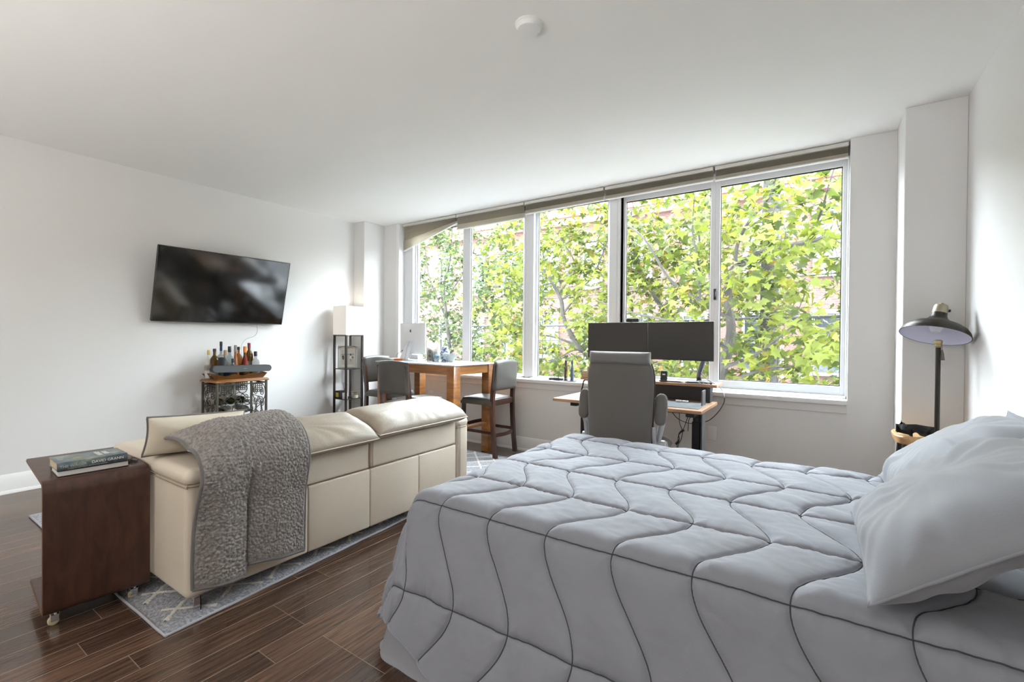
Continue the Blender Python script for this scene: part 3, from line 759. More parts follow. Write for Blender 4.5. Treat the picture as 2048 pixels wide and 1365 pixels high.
def bottle(loc, H, R_, shape, gl, cap, label, labm=None, grp='bottles on the wine cart tray', M=None, nm='bottle', labz=(.2, .5)):
    """upright bottle: glass body, cap and label are parts"""
    t = thing(nm, label, 'bottle', loc, 0, grp)
    M = M or Matrix.Translation(loc)
    nr = {'wine': .28, 'squat': .30, 'round': .24, 'cone': .30, 'tall': .24}[shape]*R_*1.15
    S = {'wine': [(0, 0), (.9, 0), (1, .02), (1, .60), (.93, .66), (.6, .73), (nr/R_, .79), (nr/R_, .93)],
         'squat': [(0, 0), (.92, 0), (1, .03), (1, .45), (.96, .55), (.7, .66), (nr/R_, .72), (nr/R_, .84)],
         'round': [(0, 0), (.6, 0), (.8, .05), (1, .28), (1, .40), (.85, .58), (.5, .68), (nr/R_, .74), (nr/R_, .86)],
         'cone': [(0, 0), (.95, 0), (1, .03), (1, .12), (.75, .40), (.45, .62), (nr/R_, .72), (nr/R_, .90)],
         'tall': [(0, 0), (.92, 0), (1, .02), (1, .52), (.8, .60), (nr/R_, .66), (nr/R_, .90)]}[shape]
    prof = [(a*R_, b*H) for a, b in S]
    bm = BM(); lathe(bm, prof, 20, M); obj('glass_body', bm, BG[gl], t, 50)
    zt_ = prof[-1][1]; rn = prof[-1][0]
    bm = BM(); lathe(bm, [(rn*.9, zt_-.10*H if cap in (orangef, redcap, greycap) else zt_-.01), (rn*1.12, zt_-.10*H if cap in (orangef, redcap, greycap) else zt_-.008), (rn*1.18, zt_), (rn*1.18, H-.004), (rn*1.0, H), (0, H)], 16, M); obj('cap', bm, cap, t)
    if labm:
        r_ = R_*1.012; bm = BM()
        def rad(z):
            for (ra, za), (rb, zb) in zip(prof[:-1], prof[1:]):
                if za <= z <= zb and zb > za: return (ra+(rb-ra)*(z-za)/(zb-za))*1.015+.0006
            return R_
        lathe(bm, [(rad((labz[0]+(labz[1]-labz[0])*i/6)*H), (labz[0]+(labz[1]-labz[0])*i/6)*H) for i in range(7)], 20, M); bmesh.ops.solidify(bm, geom=bm.faces[:], thickness=.0008); obj('label', bm, labm, t, 50)
    return t
tz = ctz+.004
# serving tray
tray = thing('serving_tray', 'honey wood serving tray with scalloped flared sides on the wine cart', 'tray', ((cx0+cx1)/2, (cy0+cy1)/2, tz))
bm = BM(); box(bm, (cx0+.03, cy0+.03, tz+.0005), (cx1-.03, cy1-.03, tz+.008), .002, 1); obj('tray_floor', bm, honey, tray)
def trayside(a, b, out, h):
    a = V(a); b = V(b); out = V(out); bm = BM(); n = 33
    def f(u, v):
        e = 1-abs(2*u-1); hh = .052 - .014*(.5-.5*math.cos(u*PI*6)) if e > .10 else .052
        if h: hh = .050+.012*math.sin(u*PI)
        flare = out*(.030*v); p = a.lerp(b, u)+ (b-a).normalized()*((2*u-1)*.030*v)
        return p+flare+V((0, 0, tz+.002+hh*v))
    grid(bm, n, 5, f); bmesh.ops.solidify(bm, geom=bm.faces[:], thickness=.008)
    return obj('tray_side', bm, honeyx, tray)
ax, bx_, ay, by = cx0+.032, cx1-.032, cy0+.032, cy1-.032
trayside((bx_, ay, 0), (bx_, by, 0), (1, 0, 0), 0); trayside((ax, by, 0), (ax, ay, 0), (-1, 0, 0), 0)
trayside((ax, ay, 0), (bx_, ay, 0), (0, -1, 0), 1); trayside((bx_, by, 0), (ax, by, 0), (0, 1, 0), 1)
tb = tz+.0085
def bpx(px, X, H, R_, *a, **k):
    p = at(px, 735, 'x', X); return bottle(V((X, p.y, tb)), H, R_, *a, **k)
bpx(417, -5.10, .285, .036, 'round', 'frost', gold, 'round frosted white bottle with gold cap, leftmost on the tray', lab_w, labz=(.28, .48))
bpx(429, -5.02, .30, .040, 'wine', 'brown', blackcap, 'dark amber bottle with black neck, second from the left on the tray', lab_w, labz=(.12, .40))
bpx(442, -5.105, .37, .040, 'tall', 'clear', blackcap, 'tallest clear bottle with a navy blue neck band on the tray', lab_b, labz=(.74, .89))
bpx(451, -5.00, .285, .042, 'squat', 'clear', corkm, 'squat clear bottle with a cork stopper and dark collar', lab_b, labz=(.08, .2))
bpx(459, -5.09, .32, .038, 'squat', 'blue', blackcap, 'pale blue tinted clear bottle with black cap behind the cork-topped one', None)
bpx(471, -4.985, .335, .034, 'cone', 'pink', greycap, 'rose coloured slender bottle with grey and orange neck foil', None)
bpx(477, -5.085, .315, .036, 'wine', 'whisky', blackcap, 'small amber bottle with dark cap behind the rose bottle', None)
bpx(490, -5.00, .32, .042, 'cone', 'whisky', orangef, 'cone shaped bottle with orange top and red label', lab_r, labz=(.42, .66))
bpx(498, -5.09, .355, .040, 'wine', 'brown', redcap, 'tall bottle with dark red foil neck near the right end of the tray', lab_w, labz=(.2, .45))
bpx(511, -5.03, .265, .040, 'squat', 'clear', blackcap, 'clear bottle with black cap, rightmost on the tray', None)
p = at(443, 735, 'x', -4.925); 
t = thing('jigger_cup', 'small black cup in front of the clear bottles on the tray', 'cup', (-4.925, p.y, tb))
bm = BM(); lathe(bm, [(0, 0), (.022, 0), (.024, .1), (.030, .215), (.027, .215), (.021, .1), (0, .05)], 18, Matrix.Translation((-4.925, p.y, tb))); obj('cup_body', bm, black, t)
p = at(466, 735, 'x', -4.93)
bottle(V((-4.93, p.y, tb)), .20, .036, 'squat', 'clear', blackcap, 'short dark labelled bottle low behind the soundbar', lab_b, labz=(.3, .62))
# soundbar lying on the tray rim
p0, p1 = at(424, 736, 'x', -4.84), at(543, 733, 'x', -4.84)
t = thing('soundbar', 'slim grey rounded soundbar resting on the front of the tray', 'speaker', ((p0.x+p1.x)/2, (p0.y+p1.y)/2, p0.z))
sbm = pm('soundbar_cloth', (.085, .088, .092), .8, bump=(400, .4)); sbd = pm('soundbar_body', (.03, .032, .034), .5)
L0 = (p1-p0).length; h_ = .068
Ms = frameM(p0+V((0, 0, -.050)), p1-p0, (0, 0, 1))
def pill(L, h, k=10):
    r_ = h/2; return [(r_+math.cos(PI/2+PI*i/k)*r_, r_+math.sin(PI/2+PI*i/k)*r_) for i in range(k+1)]+[(L-r_+math.cos(-PI/2+PI*i/k)*r_, r_+math.sin(-PI/2+PI*i/k)*r_) for i in range(k+1)]
bm = BM(); prism(bm, pill(L0, h_), -.060, Ms); obj('housing', bm, sbd, t)
bm = BM(); prism(bm, [(a*.985+.004, b*.94+.002) for a, b in pill(L0, h_)], .004, Ms); g_ = obj('grille', bm, sbm, t)
text_mesh('badge', 'SONOS', .010, Ms @ Matrix.Translation((L0*.5, .031, .0045)), silver, g_)
# wine bottles lying in the cart
def lying(c, d, label, gl, cap, L=.30, R_=.037, labm=lab_w):
    d = V(d).normalized(); y = V((0, 0, 1)); z = d; x = y.cross(z).normalized(); y = z.cross(x)
    M = Matrix.Identity(4)
    for i in range(3): M[i][0], M[i][1], M[i][2], M[i][3] = x[i], y[i], z[i], c[i]
    return bottle(V(c), L, R_, 'wine', gl, cap, label, labm, 'wine bottles lying in the wine cart', M, 'wine_bottle', (.1, .5))
lying((-5.17, 2.385, .585), (1, .06, -.02), 'dark wine bottle lying in the upper right rack of the wine cart', 'green', blackcap)
lying((-5.17, 2.27, .583), (1, .12, -.02), 'dark wine bottle lying in the upper middle rack, neck outward', 'green', blackcap)
lying((-5.17, 2.29, .483), (1, .12, -.10), 'pale labelled wine bottle lying with gold and amber neck outward', 'frost', pm('amber_foil', (.22, .09, .03), .4))
lying((-5.17, 2.18, .583), (1, .03, -.02), 'dark green wine bottle lying at the left of the upper rack', 'green', blackcap)
lying((-5.17, 2.19, .483), (1, .05, -.04), 'green wine bottle lying at the left of the second rack', 'green', blackcap)
lying((-5.17, 2.42, .483), (1, .08, -.02), 'clear wine bottle lying at the right of the second rack', 'clear', blackcap)

# ------------------------------------------------------------------ shelf floor lamp
lx0, lx1, ly0, ly1 = -5.175, -4.915, 3.60, 3.865
def shelf_lamp():
    t = thing('shelf_floor_lamp', 'square etagere floor lamp with lit white shade and dark wood posts in the corner', 'floor lamp', ((lx0+lx1)/2, (ly0+ly1)/2, 0))
    for x in (lx0+.012, lx1-.012):
        for y in (ly0+.012, ly1-.012):
            bm = BM(); box(bm, (x-.012, y-.012, 0), (x+.012, y+.012, 1.262), .002, 1); obj('post', bm, espresso, t)
    for z in (.09, .455, .836):
        bm = BM(); box(bm, (lx0+.003, ly0+.003, z-.008), (lx1-.003, ly1-.003, z), .001, 1); obj('shelf', bm, espresso, t)
    bm = BM(); box(bm, (lx0+.003, ly0+.003, 1.248), (lx1-.003, ly1-.003, 1.26), .001, 1); obj('top_plate', bm, espresso, t)
    bm = BM()
    Z0, Z1 = 1.264, 1.628
    for a, b in (((lx0, ly0), (lx1, ly0)), ((lx1, ly0), (lx1, ly1)), ((lx1, ly1), (lx0, ly1)), ((lx0, ly1), (lx0, ly0))):
        box(bm, (min(a[0], b[0])-.0012, min(a[1], b[1])-.0012, Z0), (max(a[0], b[0])+.0012, max(a[1], b[1])+.0012, Z1))
    s = obj('shade', bm, shadefab, t, 0)
    bm = BM()
    for z in (Z0+.002, Z1-.002): tube(bm, [(lx0, ly0, z), (lx1, ly0, z), (lx1, ly1, z), (lx0, ly1, z)], .0025, 5, closed=True)
    obj('shade_rim', bm, pm('shade_rim', (.10, .085, .07), .7), s)
    bm = BM(); lathe(bm, [(0, 1.26), (.02, 1.262), (.02, 1.33), (.03, 1.36), (.034, 1.39), (.028, 1.43), (0, 1.445)], 16, Matrix.Translation(((lx0+lx1)/2, (ly0+ly1)/2, 0)))
    obj('bulb', bm, pm('lit_bulb', (1, .95, .85), .5, emit=((1, .9, .75), 3)), t)
    l = bpy.data.lights.new('lamp_bulb', 'POINT'); l.energy = 1.2; l.color = (1, .93, .84); l.shadow_soft_size = .06
    o = bpy.data.objects.new('lamp_bulb', l); C.objects.link(o); o.location = ((lx0+lx1)/2, (ly0+ly1)/2, 1.53)
shelf_lamp()
# picture on the upper shelf
t = thing('framed_picture', 'pale framed street picture standing on the upper shelf of the floor lamp', 'picture', (-5.06, 3.73, .838))
Mp = frameM((-5.155, 3.655, .838), (.215, .175, .0), (-.02, .03, 1))
if (Mp.to_3x3() @ V((0, 0, 1))).y > 0: pass
fw, fh = .235, .285
bm = BM()
for lo, hi in (((0, 0, -.012), (fw, .014, .004)), ((0, fh-.014, -.012), (fw, fh, .004)), ((0, 0, -.012), (.014, fh, .004)), ((fw-.014, 0, -.012), (fw, fh, .004))): box(bm, lo, hi, .002, 1, Mp)
obj('frame', bm, pm('pale_gray_frame', (.42, .43, .40), .5), t)
bm = BM(); box(bm, (.012, .012, -.010), (fw-.012, fh-.012, -.004), 0, 1, Mp); obj('mat_board', bm, pm('cream_mat', (.72, .69, .62), .8), t)
bm = BM(); box(bm, (.045, .045, -.004), (fw-.04, fh-.05, -.002), 0, 1, Mp); pr = obj('print', bm, pm('beach_print', (.62, .60, .55), .6, var=((.50, .47, .42), 8)), t)
pd = pm('print_dark', (.05, .05, .05), .7); pdw = pm('print_white', (.8, .78, .76), .7); pdg = pm('print_teal', (.12, .2, .2), .7); pbr = pm('print_brown', (.35, .2, .12), .7)
def pf(poly, mat, nm, z=-.0019):
    bm = BM(); prism(bm, poly, .0006, Mp @ Matrix.Translation((0, 0, z))); obj(nm, bm, mat, pr, 0)
pf([(.150, .165), (.158, .172), (.166, .165), (.172, .12), (.144, .12)], pdw, 'printed_figure'); pf([(.154, .188), (.162, .188), (.168, .160), (.148, .160)], pd, 'printed_hair', -.0012)
pf([(.152, .12), (.157, .12), (.156, .085), (.152, .085)], pbr, 'printed_leg'); pf([(.160, .12), (.165, .12), (.165, .085), (.161, .085)], pbr, 'printed_leg')
pf([(.05, .16), (.075, .165), (.08, .13), (.07, .10), (.055, .12)], pd, 'printed_figure'); pf([(.09, .17), (.108, .168), (.105, .08), (.095, .085)], pbr, 'printed_figure')
pf([(.045, .178), (.20, .182), (.20, .176), (.045, .172)], pd, 'printed_horizon'); pf([(.172, .15), (.195, .148), (.195, .125), (.175, .128)], pdg, 'printed_rock')
# small scarf-like garland on the picture
bm = BM(); tube(bm, spline([Mp @ V((x, y, .008)) for x, y in ((.0, .255), (.04, .268), (.08, .282), (.12, .262), (.16, .270), (.20, .285), (.225, .268))], 6), [.004, .005]+[.007]*33+[.004]*2 if False else .005, 6)
tag(obj('driftwood_garland', bm, pm('driftwood', (.38, .24, .14), .8)), 'thin brown twig garland draped across the top of the framed picture', 'garland')
# middle shelf things
t = thing('black_gift_box', 'black box with a yellow label on the lamp middle shelf', 'box', (-5.11, 3.665, .456)); M = Matrix.Translation((-5.115, 3.672, .4562))
bm = BM(); box(bm, (-.045, -.045, 0), (.045, .05, .095), .003, 1, M); obj('carton', bm, black, t)
bm = BM(); box(bm, (-.036, -.0465, .012), (.02, -.045, .072), 0, 1, M); obj('yellow_label', bm, pm('yellow_label', (.55, .45, .08), .5), t)
t = thing('white_candle', 'white candle jar with reed sticks beside the black box', 'candle', (-4.99, 3.645, .456))
bm = BM(); lathe(bm, [(0, 0), (.030, 0), (.032, .005), (.032, .075), (.029, .075), (.028, .06), (0, .06)], 20, Matrix.Translation((-4.99, 3.645, .4562))); obj('jar', bm, whitep, t)
bm = BM()
for dx, dy in ((-.05, .0), (-.035, .02), (-.06, .02)): tube(bm, [(-4.995, 3.648, .52), (-4.995+dx, 3.648+dy, .66)], .0018, 5)
obj('reeds', bm, black, t)
t = thing('glass_jar', 'clear lidded glass jar with cream contents, right on the lamp middle shelf', 'jar', (-4.965, 3.775, .456))
Mj = Matrix.Translation((-4.965, 3.775, .4562))
bm = BM(); lathe(bm, [(0, .001), (.040, .001), (.044, .008), (.044, .06), (.038, .068), (.038, .074)], 24, Mj); obj('glass_wall', bm, clear, t)
bm = BM(); lathe(bm, [(0, .003), (.038, .003), (.04, .04), (0, .045)], 20, Mj); obj('cream_wax', bm, pm('cream_wax', (.70, .62, .42), .5), t)
bm = BM(); lathe(bm, [(.044, .074), (.046, .078), (.046, .086), (.0, .088)], 24, Mj); obj('lid', bm, brass, t)
t = thing('dark_basket', 'small dark box on the bottom shelf of the floor lamp', 'box', (-5.0, 3.72, .09))
bm = BM(); box(bm, (-5.08, 3.66, .0905), (-4.95, 3.80, .20), .006, 2); obj('box_body', bm, black, t)
bm = BM(); box(bm, (-5.085, 3.655, .20), (-4.945, 3.805, .215), .004, 2); obj('box_lid', bm, espresso, t)

# ------------------------------------------------------------------ rug
def rug():
    P0, P1, P2, P3 = V((-4.46, .765)), V((-2.232, .775)), V((-2.49, 3.92)), V((-4.46, 3.92))
    t = thing('area_rug', 'gray shag rug with ivory diamond lattice under the sofa', 'rug', (-3.4, 2.3, 0))
    nu, nv = 210, 290
    def wob(v): return .006*noise.noise(V((v*7, 3, 0)))
    def f(u, v):
        a = P0.lerp(P1, u); b = P3.lerp(P2, u); p = a.lerp(b, v)
        e = min(1, min(u, 1-u)*40, min(v, 1-v)*55)
        z = .003+.012*e + (.0022*noise.noise(V((p.x*95, p.y*95, 0)))+.0016*noise.noise(V((p.x*240, p.y*240, 3))))*e
        if u > .985: z += .0
        return V((p.x+(wob(v)+.010*noise.noise(V((v*14, 9, 0)))*(u > .5)), p.y+wob(u), z))
    bm = BM(); grid(bm, nu, nv, f); obj('pile', bm, rugm, t, 80)
    bm = BM(); q = [f(0, i/30) for i in range(31)]+[f(i/30, 1) for i in range(1, 31)]+[f(1, 1-i/30) for i in range(1, 31)]+[f(1-i/30, 0) for i in range(1, 30)]
    tube(bm, [V((p.x, p.y, .006)) for p in q], .006, 6, closed=True); obj('bound_edge', bm, rugedge, t)
    bm = BM()   # ivory lattice tufted into the pile: double diamonds
    def strip(a, b, w=.012):
        a = V((a[0], a[1], 0)); b = V((b[0], b[1], 0)); L = (b-a).length; n = max(2, int(L/.018)); d = (b-a)/n; s = V((-d.y, d.x, 0)).normalized()
        pv = None
        for i in range(n+1):
            p = a+d*i; ww = w*(1+.35*noise.noise(V((p.x*60, p.y*60, 1)))); p = p+s*.006*noise.noise(V((p.x*25, p.y*25, 5)))
            cur = [bm.verts.new(p+s*ww+V((0, 0, .013))), bm.verts.new(p+V((0, 0, .0195+.002*noise.noise(p*80)))), bm.verts.new(p-s*ww+V((0, 0, .013)))]
            if pv:
                bm.faces.new((pv[0], pv[1], cur[1], cur[0])); bm.faces.new((pv[1], pv[2], cur[2], cur[1]))
            pv = cur
    def xr(y): return -2.235-.258*(y-.775)/3.145-.02
    def clip(a, b):
        pts = [V(a).lerp(V(b), i/60) for i in range(61)]
        pts = [p for p in pts if -4.44 < p.x < xr(p.y) and .79 < p.y < 3.9]
        if len(pts) > 3: strip(pts[0], pts[-1])
    # two families of zig-zag lines
    for i in range(-18, 30):
        clip((-2.48+.2255*i-.06, .722), (-2.48+.2255*i-.06+3.3*.92, .722+3.3)); clip((-2.31+.2255*i+.03, .755), (-2.31+.2255*i+.03-3.3*.98, .755+3.3))
    x = obj('ivory_lattice', bm, rugw, t, 60); x['kind'] = 'stuff'
rug()
RT = .016
# ------------------------------------------------------------------ sofa
SX = -2.30   # rear face
def sofa():
    t = thing('loveseat', 'cream leather two seat sofa seen from behind on the gray rug', 'sofa', (-2.78, 1.84, 0))
    Y0, Y1 = .87, 2.82
    ys = [1.056, 1.452, 1.866, 2.279, 2.665]
    for a, b in zip(ys[:-1], ys[1:]):
        bm = BM(); box(bm, (SX-.10, a, .072), (SX, b, .432), .010, 3); obj('lower_back_panel', bm, leather, t)
    for a, b in ((1.056, 1.862), (1.870, 2.665)):
        bm = BM(); box(bm, (SX-.14, a, .436), (SX+.002, b, .612), .018, 4); p = obj('upper_back_panel', bm, leather, t)
        seam(p, 'stitching', [(SX+.003, a+.012, .44), (SX+.003, a+.012, .604)], .0014, piping); seam(p, 'stitching', [(SX+.003, b-.012, .44), (SX+.003, b-.012, .604)], .0014, piping)
    bm = BM(); box(bm, (-3.20, 1.0, .075), (SX-.09, 2.72, .22), .01, 2); obj('base', bm, leather, t)
    for a, b in ((1.07, 1.862), (1.87, 2.65)):
        bm = BM(); cushion(bm, .72, b-a, .22, 30, 30, 8, .35, .01, M=Matrix.Translation((-2.86, (a+b)/2, .36))); obj('seat_cushion', bm, leather, t, 80)
        bm = BM(); M = Matrix.Translation((-2.52, (a+b)/2, .50)) @ Matrix.Rotation(math.radians(80), 4, 'Y'); cushion(bm, .42, b-a, .22, 30, 30, 6, .4, .02, M=M); obj('back_cushion', bm, leather, t, 80)
    # arms: body, padded top, seams
    def arm(y0, y1, zt, xb):
        bm = BM()
        box(bm, (-3.22, y0, .075), (xb, y1, zt-.055), .035, 5)
        a = obj('arm', bm, leather, t, 60)
        bm = BM(); box(bm, (-3.235, y0-.006, zt-.085), (xb+.004, y1+.004, zt), .045, 7); obj('arm_pad', bm, leather, a, 60)
        for dz in (-.062, -.076):
            seam(a, 'seam', spline([(-3.2, y0-.0055, zt+dz), (xb-.06, y0-.0055, zt+dz), (xb-.012, y0+.008, zt+dz), (xb+.004, y0+.045, zt+dz), (xb+.005, y1-.04, zt+dz)], 6), .0022, piping)
        return a
    arm(.872, 1.053, .655, SX+.008); 
    a = arm(2.672, 2.822, .632, SX-.004)
    for yy in (2.70, 2.712): seam(a, 'seam', spline([(SX+.001, yy, .10), (SX+.001, yy, .52), (SX-.01, yy, .60), (SX-.05, yy, .634), (-2.5, yy, .635)], 5), .0018, piping)
    # adjustable headrests
    for (a, b), z, tilt in (((1.05, 1.868), .678, 14), ((1.872, 2.70), .690, 12)):

        M = Matrix.Translation((-2.415, (a+b)/2, z)) @ Matrix.Rotation(math.radians(tilt), 4, 'Y')
        bm = BM(); W_, H_ = .40, b-a
        cushion(bm, W_, H_, .165, 60, 90, 2.6, .48, .012, wr=.0075, seed=a, M=M, sc=6, bot=.75, pv=14)
        hd = obj('headrest', bm, leather_t, t, 80)
        seam(hd, 'piping', cushion_rim(W_*1.004, H_*1.004, .012, M), .0035, leather, closed=True)
        bm = BM()
        for yy in (a+.2, b-.2): box(bm, (-2.50, yy-.012, .50), (-2.488, yy+.012, .66), .002, 1)
        box(bm, (-2.47, b-.05, .60), (-2.42, b-.03, .655), .003, 1) if b > 2 else None
        obj('headrest_bracket', bm, chrome, hd)
    for x, y in ((SX-.03, .935), (SX-.03, 2.76), (-3.16, .935), (-3.16, 2.76)):
        bm = BM()
        box(bm, (x-.055, y-.005, RT), (x+.03, y+.001, .078), .001, 1)
        box(bm, (x+.024, y-.03, RT), (x+.030, y+.001, .078), .001, 1)
        obj('leg', bm, chrome, t)
sofa()
# throw blanket
def throw():
    t = thing('throw_blanket', 'gray sherpa throw draped over the near end of the cream sofa back', 'blanket', (-2.4, 1.14, .7))
    # drape section in x-z at parameter s (0 front .. 1 hanging hem)
    path = spline([(-2.80, 0, .64), (-2.68, 0, .71), (-2.57, 0, .785), (-2.44, 0, .825), (-2.33, 0, .808), (-2.255, 0, .735), (-2.225, 0, .63), (-2.258, 0, .45), (-2.262, 0, .30), (-2.262, 0, .12)], 16)
    cum = [0]
    for a, b in zip(path[:-1], path[1:]): cum.append(cum[-1]+(b-a).length)
    T = cum[-1]
    def P(s):
        d = s*T
        for i in range(len(cum)-1):
            if cum[i+1] >= d: k = (d-cum[i])/(cum[i+1]-cum[i]+1e-9); return path[i].lerp(path[i+1], k), (path[i+1]-path[i]).normalized()
        return path[-1], (path[-1]-path[-2]).normalized()
    nu, nv = 470, 250
    def base(u, v):
        # v across: 0 near side (small y)
        yl = .90+.02*math.sin(u*5)-.035*max(0, .62-u); yr = 1.405-.02*max(0, (u-.5))
        hem = 1.0 if v < .40 else .965+.035*max(0, (v-.45)/.55)
        if .36 < v < .46: hem = .955
        if v <= .36: hem = .985+.02*(v/.36)
        s = min(u, 1)*hem
        p, tg = P(s); n = V((-tg.z*-1, 0, -tg.x)) if False else V((-tg.z, 0, tg.x))
        hang = max(0, min(1, (s-.52)/.25))
        y = yl+(yr-yl)*v
        fold = .026*math.exp(-((v-.22)/.14)**2)+.024*math.exp(-((v-.72)/.20)**2)-.030*math.exp(-((v-.425)/.045)**2)
        top = max(0, 1-abs(s-.38)/.25)
        side = -.10*top*max(0, (.34-v)/.34)**1.3 - .03*top*max(0, (v-.88)/.12)**2
        y += hang*(.03*math.exp(-((v-.36)/.06)**2)-.02*math.exp(-((v-.50)/.07)**2))
        off = fold*hang + .010*noise.noise(V((s*3, v*3, 2)))*(1-hang*.5)
        return p, n, y, off, side, s
    def f(sgn):
        def g(u, v):
            u2 = .004+.992*u
            p, n, y, off, side, s = base(u2, v)
            e = min(1, min(v, 1-v)*28, min(u, 1-u)*34); th = .011*math.sqrt(max(0, 1-(1-e)**2))
            q = p+n*(off+sgn*th+.011); q.z += side; q.y = y
            if sgn > 0:
                d = noise.voronoi(V((s*T/.0115, y/.0115, .3)))[0]; q += n*((.38-d[0])*.0105*e)
            return q
        return g
    bm = BM(); grid(bm, nu, nv, f(1)); obj('fleece_outer', bm, sherpa, t, 180)
    bm = BM(); grid(bm, 90, 50, f(-1), flip=True); obj('fleece_lining', bm, sherpa_e, t, 180)
    bm = BM(); g = f(0)
    tube(bm, [g(1, i/60) for i in range(61)], .010, 8); tube(bm, [g(i/80, 1) for i in range(81)], .0085, 8); tube(bm, [g(i/80, 0) for i in range(81)], .0085, 8)
    obj('hem', bm, sherpa_e, t)
throw()
# cream throw pillow, tipped against the headrest
t = thing('throw_pillow', 'cream satin throw pillow with gray back leaning at the near sofa arm', 'cushion', (-2.72, 1.08, .72))
M = frameM((-2.66, 1.06, .752), (-.04, 1, -.05), (.18, .05, 1))
if (M.to_3x3() @ V((0, 0, 1))).x < 0: M = M @ Matrix.Rotation(PI, 4, 'Y')
bm = BM(); cushion(bm, .45, .19, .15, 48, 48, 3.0, .55, .05, wr=.007, seed=3, M=M, sc=8)
for fc in bm.faces:
    fc.material_index = 0 if fc.calc_center_median().dot(M.to_3x3() @ V((0, 0, 1))) > M.translation.dot(M.to_3x3() @ V((0, 0, 1))) else 1
obj('pillow_case', bm, [creamfab, sherpa], t, 180)
seam(t, 'edge_piping', cushion_rim(.452, .192, .05, M), .005, sherpa_e, closed=True)

# ------------------------------------------------------------------ C shaped side table with books
STM = Matrix.Translation((-2.675, .497, 0)) @ Matrix.Rotation(math.radians(-5), 4, 'Z')   # local: x back to front(=0), y along width
def side_table():
    t = thing('side_table', 'dark walnut C shaped side table on casters at the near end of the sofa', 'side table', (-2.9, .7, 0), math.radians(-5))
    W_, th, r_ = .358, .018, .045
    zt_, zb_ = .628, .066
    prof = []   # outer centre line, x then z
    c = [(-.585, zt_-th/2), (-r_, zt_-th/2)]
    for i in range(9):
        a = PI/2*(1-i/8); c.append((-r_+r_*math.cos(a), zt_-th/2-r_+r_*math.sin(a)))
    rb = .02
    for i in range(7):
        a = -PI/2*i/6; c.append((-rb+rb*math.cos(a), zb_+th/2+rb+rb*math.sin(a)))
    c.append((-.42, zb_+th/2))
    pts = [V((x, 0, z)) for x, z in c]
    def offs(s):
        out = []
        for i, p in enumerate(pts):
            tg = (pts[min(i+1, len(pts)-1)]-pts[max(i-1, 0)]).normalized(); out.append(p+V((tg.z, 0, -tg.x))*(s*th/2))
        return out
    A, B = offs(1), offs(-1); bm = BM()
    ring = A+B[::-1]; n = len(ring)
    vA = [bm.verts.new(STM @ V((p.x, 0, p.z))) for p in ring]; vB = [bm.verts.new(STM @ V((p.x, W_, p.z))) for p in ring]
    for i in range(n):
        j = (i+1) % n; bm.faces.new((vA[i], vA[j], vB[j], vB[i]))
    k = len(A)
    for i in range(k-1):
        bm.faces.new((vA[i], vA[i+1], vA[n-2-i], vA[n-1-i])); bm.faces.new((vB[i], vB[i+1], vB[n-2-i], vB[n-1-i]))
    obj('bent_plywood_body', bm, tablewood, t, 30)
    bm = BM()
    tube(bm, [STM @ V((p.x, -.0004, p.z)) for p in pts], .0022, 5); obj('light_edge_ply', bm, pm('ply_edge', (.16, .075, .04), .5), t)
    for x, y in ((-.05, .045), (-.05, W_-.045), (-.37, .045), (-.37, W_-.045)):
        bm = BM(); M = STM @ Matrix.Translation((x, y, 0))
        lathe(bm, [(0, .066), (.016, .066), (.016, .060), (.008, .058), (.007, .045), (0, .045)], 14, M)
        box(bm, (-.013, -.018, .018), (-.010, .010, .048), .002, 1, M); box(bm, (.010, -.018, .018), (.013, .010, .048), .002, 1, M); box(bm, (-.013, -.006, .043), (.013, .012, .048), .002, 1, M)
        c_ = obj('caster', bm, chrome, t)
        bm = BM(); lathe(bm, [(0, -.009), (.015, -.009), (.019, -.006), (.019, .006), (.015, .009), (0, .009)], 20, M @ Matrix.Translation((0, -.008, .0192)) @ Matrix.Rotation(PI/2, 4, 'Y')); obj('caster_wheel', bm, pm('amber_wheel', (.55, .48, .30), .2), c_)
side_table()
# books
zt_ = .6285
def book(M, L, W_, H_, cover, pg, label, spine_left=True, r=.006):
    """local x along spine, y depth, z up; spine at y=0"""
    t = thing('hardcover_book', label, 'book', M.translation)
    bm = BM(); box(bm, (0, 0, 0), (L, W_, .003), .001, 1, M); box(bm, (0, 0, H_-.003), (L, W_, H_), .001, 1, M)
    n = 8; pts = [(-.006*math.sin(PI*i/n), H_*i/n) for i in range(n+1)]
    prof = pts+[(.003, H_), (.003, 0)]
    a = [bm.verts.new(M @ V((0, y, z))) for y, z in prof]; b = [bm.verts.new(M @ V((L, y, z))) for y, z in prof]
    bm.faces.new(a); bm.faces.new(b[::-1])
    for i in range(len(prof)): j = (i+1) % len(prof); bm.faces.new((a[i], a[j], b[j], b[i]))
    obj('cover', bm, cover, t)
    bm = BM(); box(bm, (.003, .004, .003), (L-.003, W_-.003, H_-.003), 0, 1, M); obj('pages', bm, pg, t)
    return t
cov1 = pm('dark_green_cover', (.012, .022, .016), .4)
cov2 = bpy.data.materials.new('sea_painting_cover'); cov2.use_nodes = True; N = cov2.node_tree.nodes; L = cov2.node_tree.links
tc = N.new('ShaderNodeTexCoord'); n1 = N.new('ShaderNodeTexNoise'); n1.inputs['Scale'].default_value = 13; n1.inputs['Detail'].default_value = 6; n1.inputs['Distortion'].default_value = .8
rp = N.new('ShaderNodeValToRGB'); cr = rp.color_ramp; cr.elements[0].position = .3; cr.elements[0].color = (.05, .08, .08, 1); cr.elements[1].position = .72; cr.elements[1].color = (.38, .44, .41, 1)
e = cr.elements.new(.45); e.color = (.09, .13, .17, 1); e = cr.elements.new(.58); e.color = (.17, .21, .18, 1)
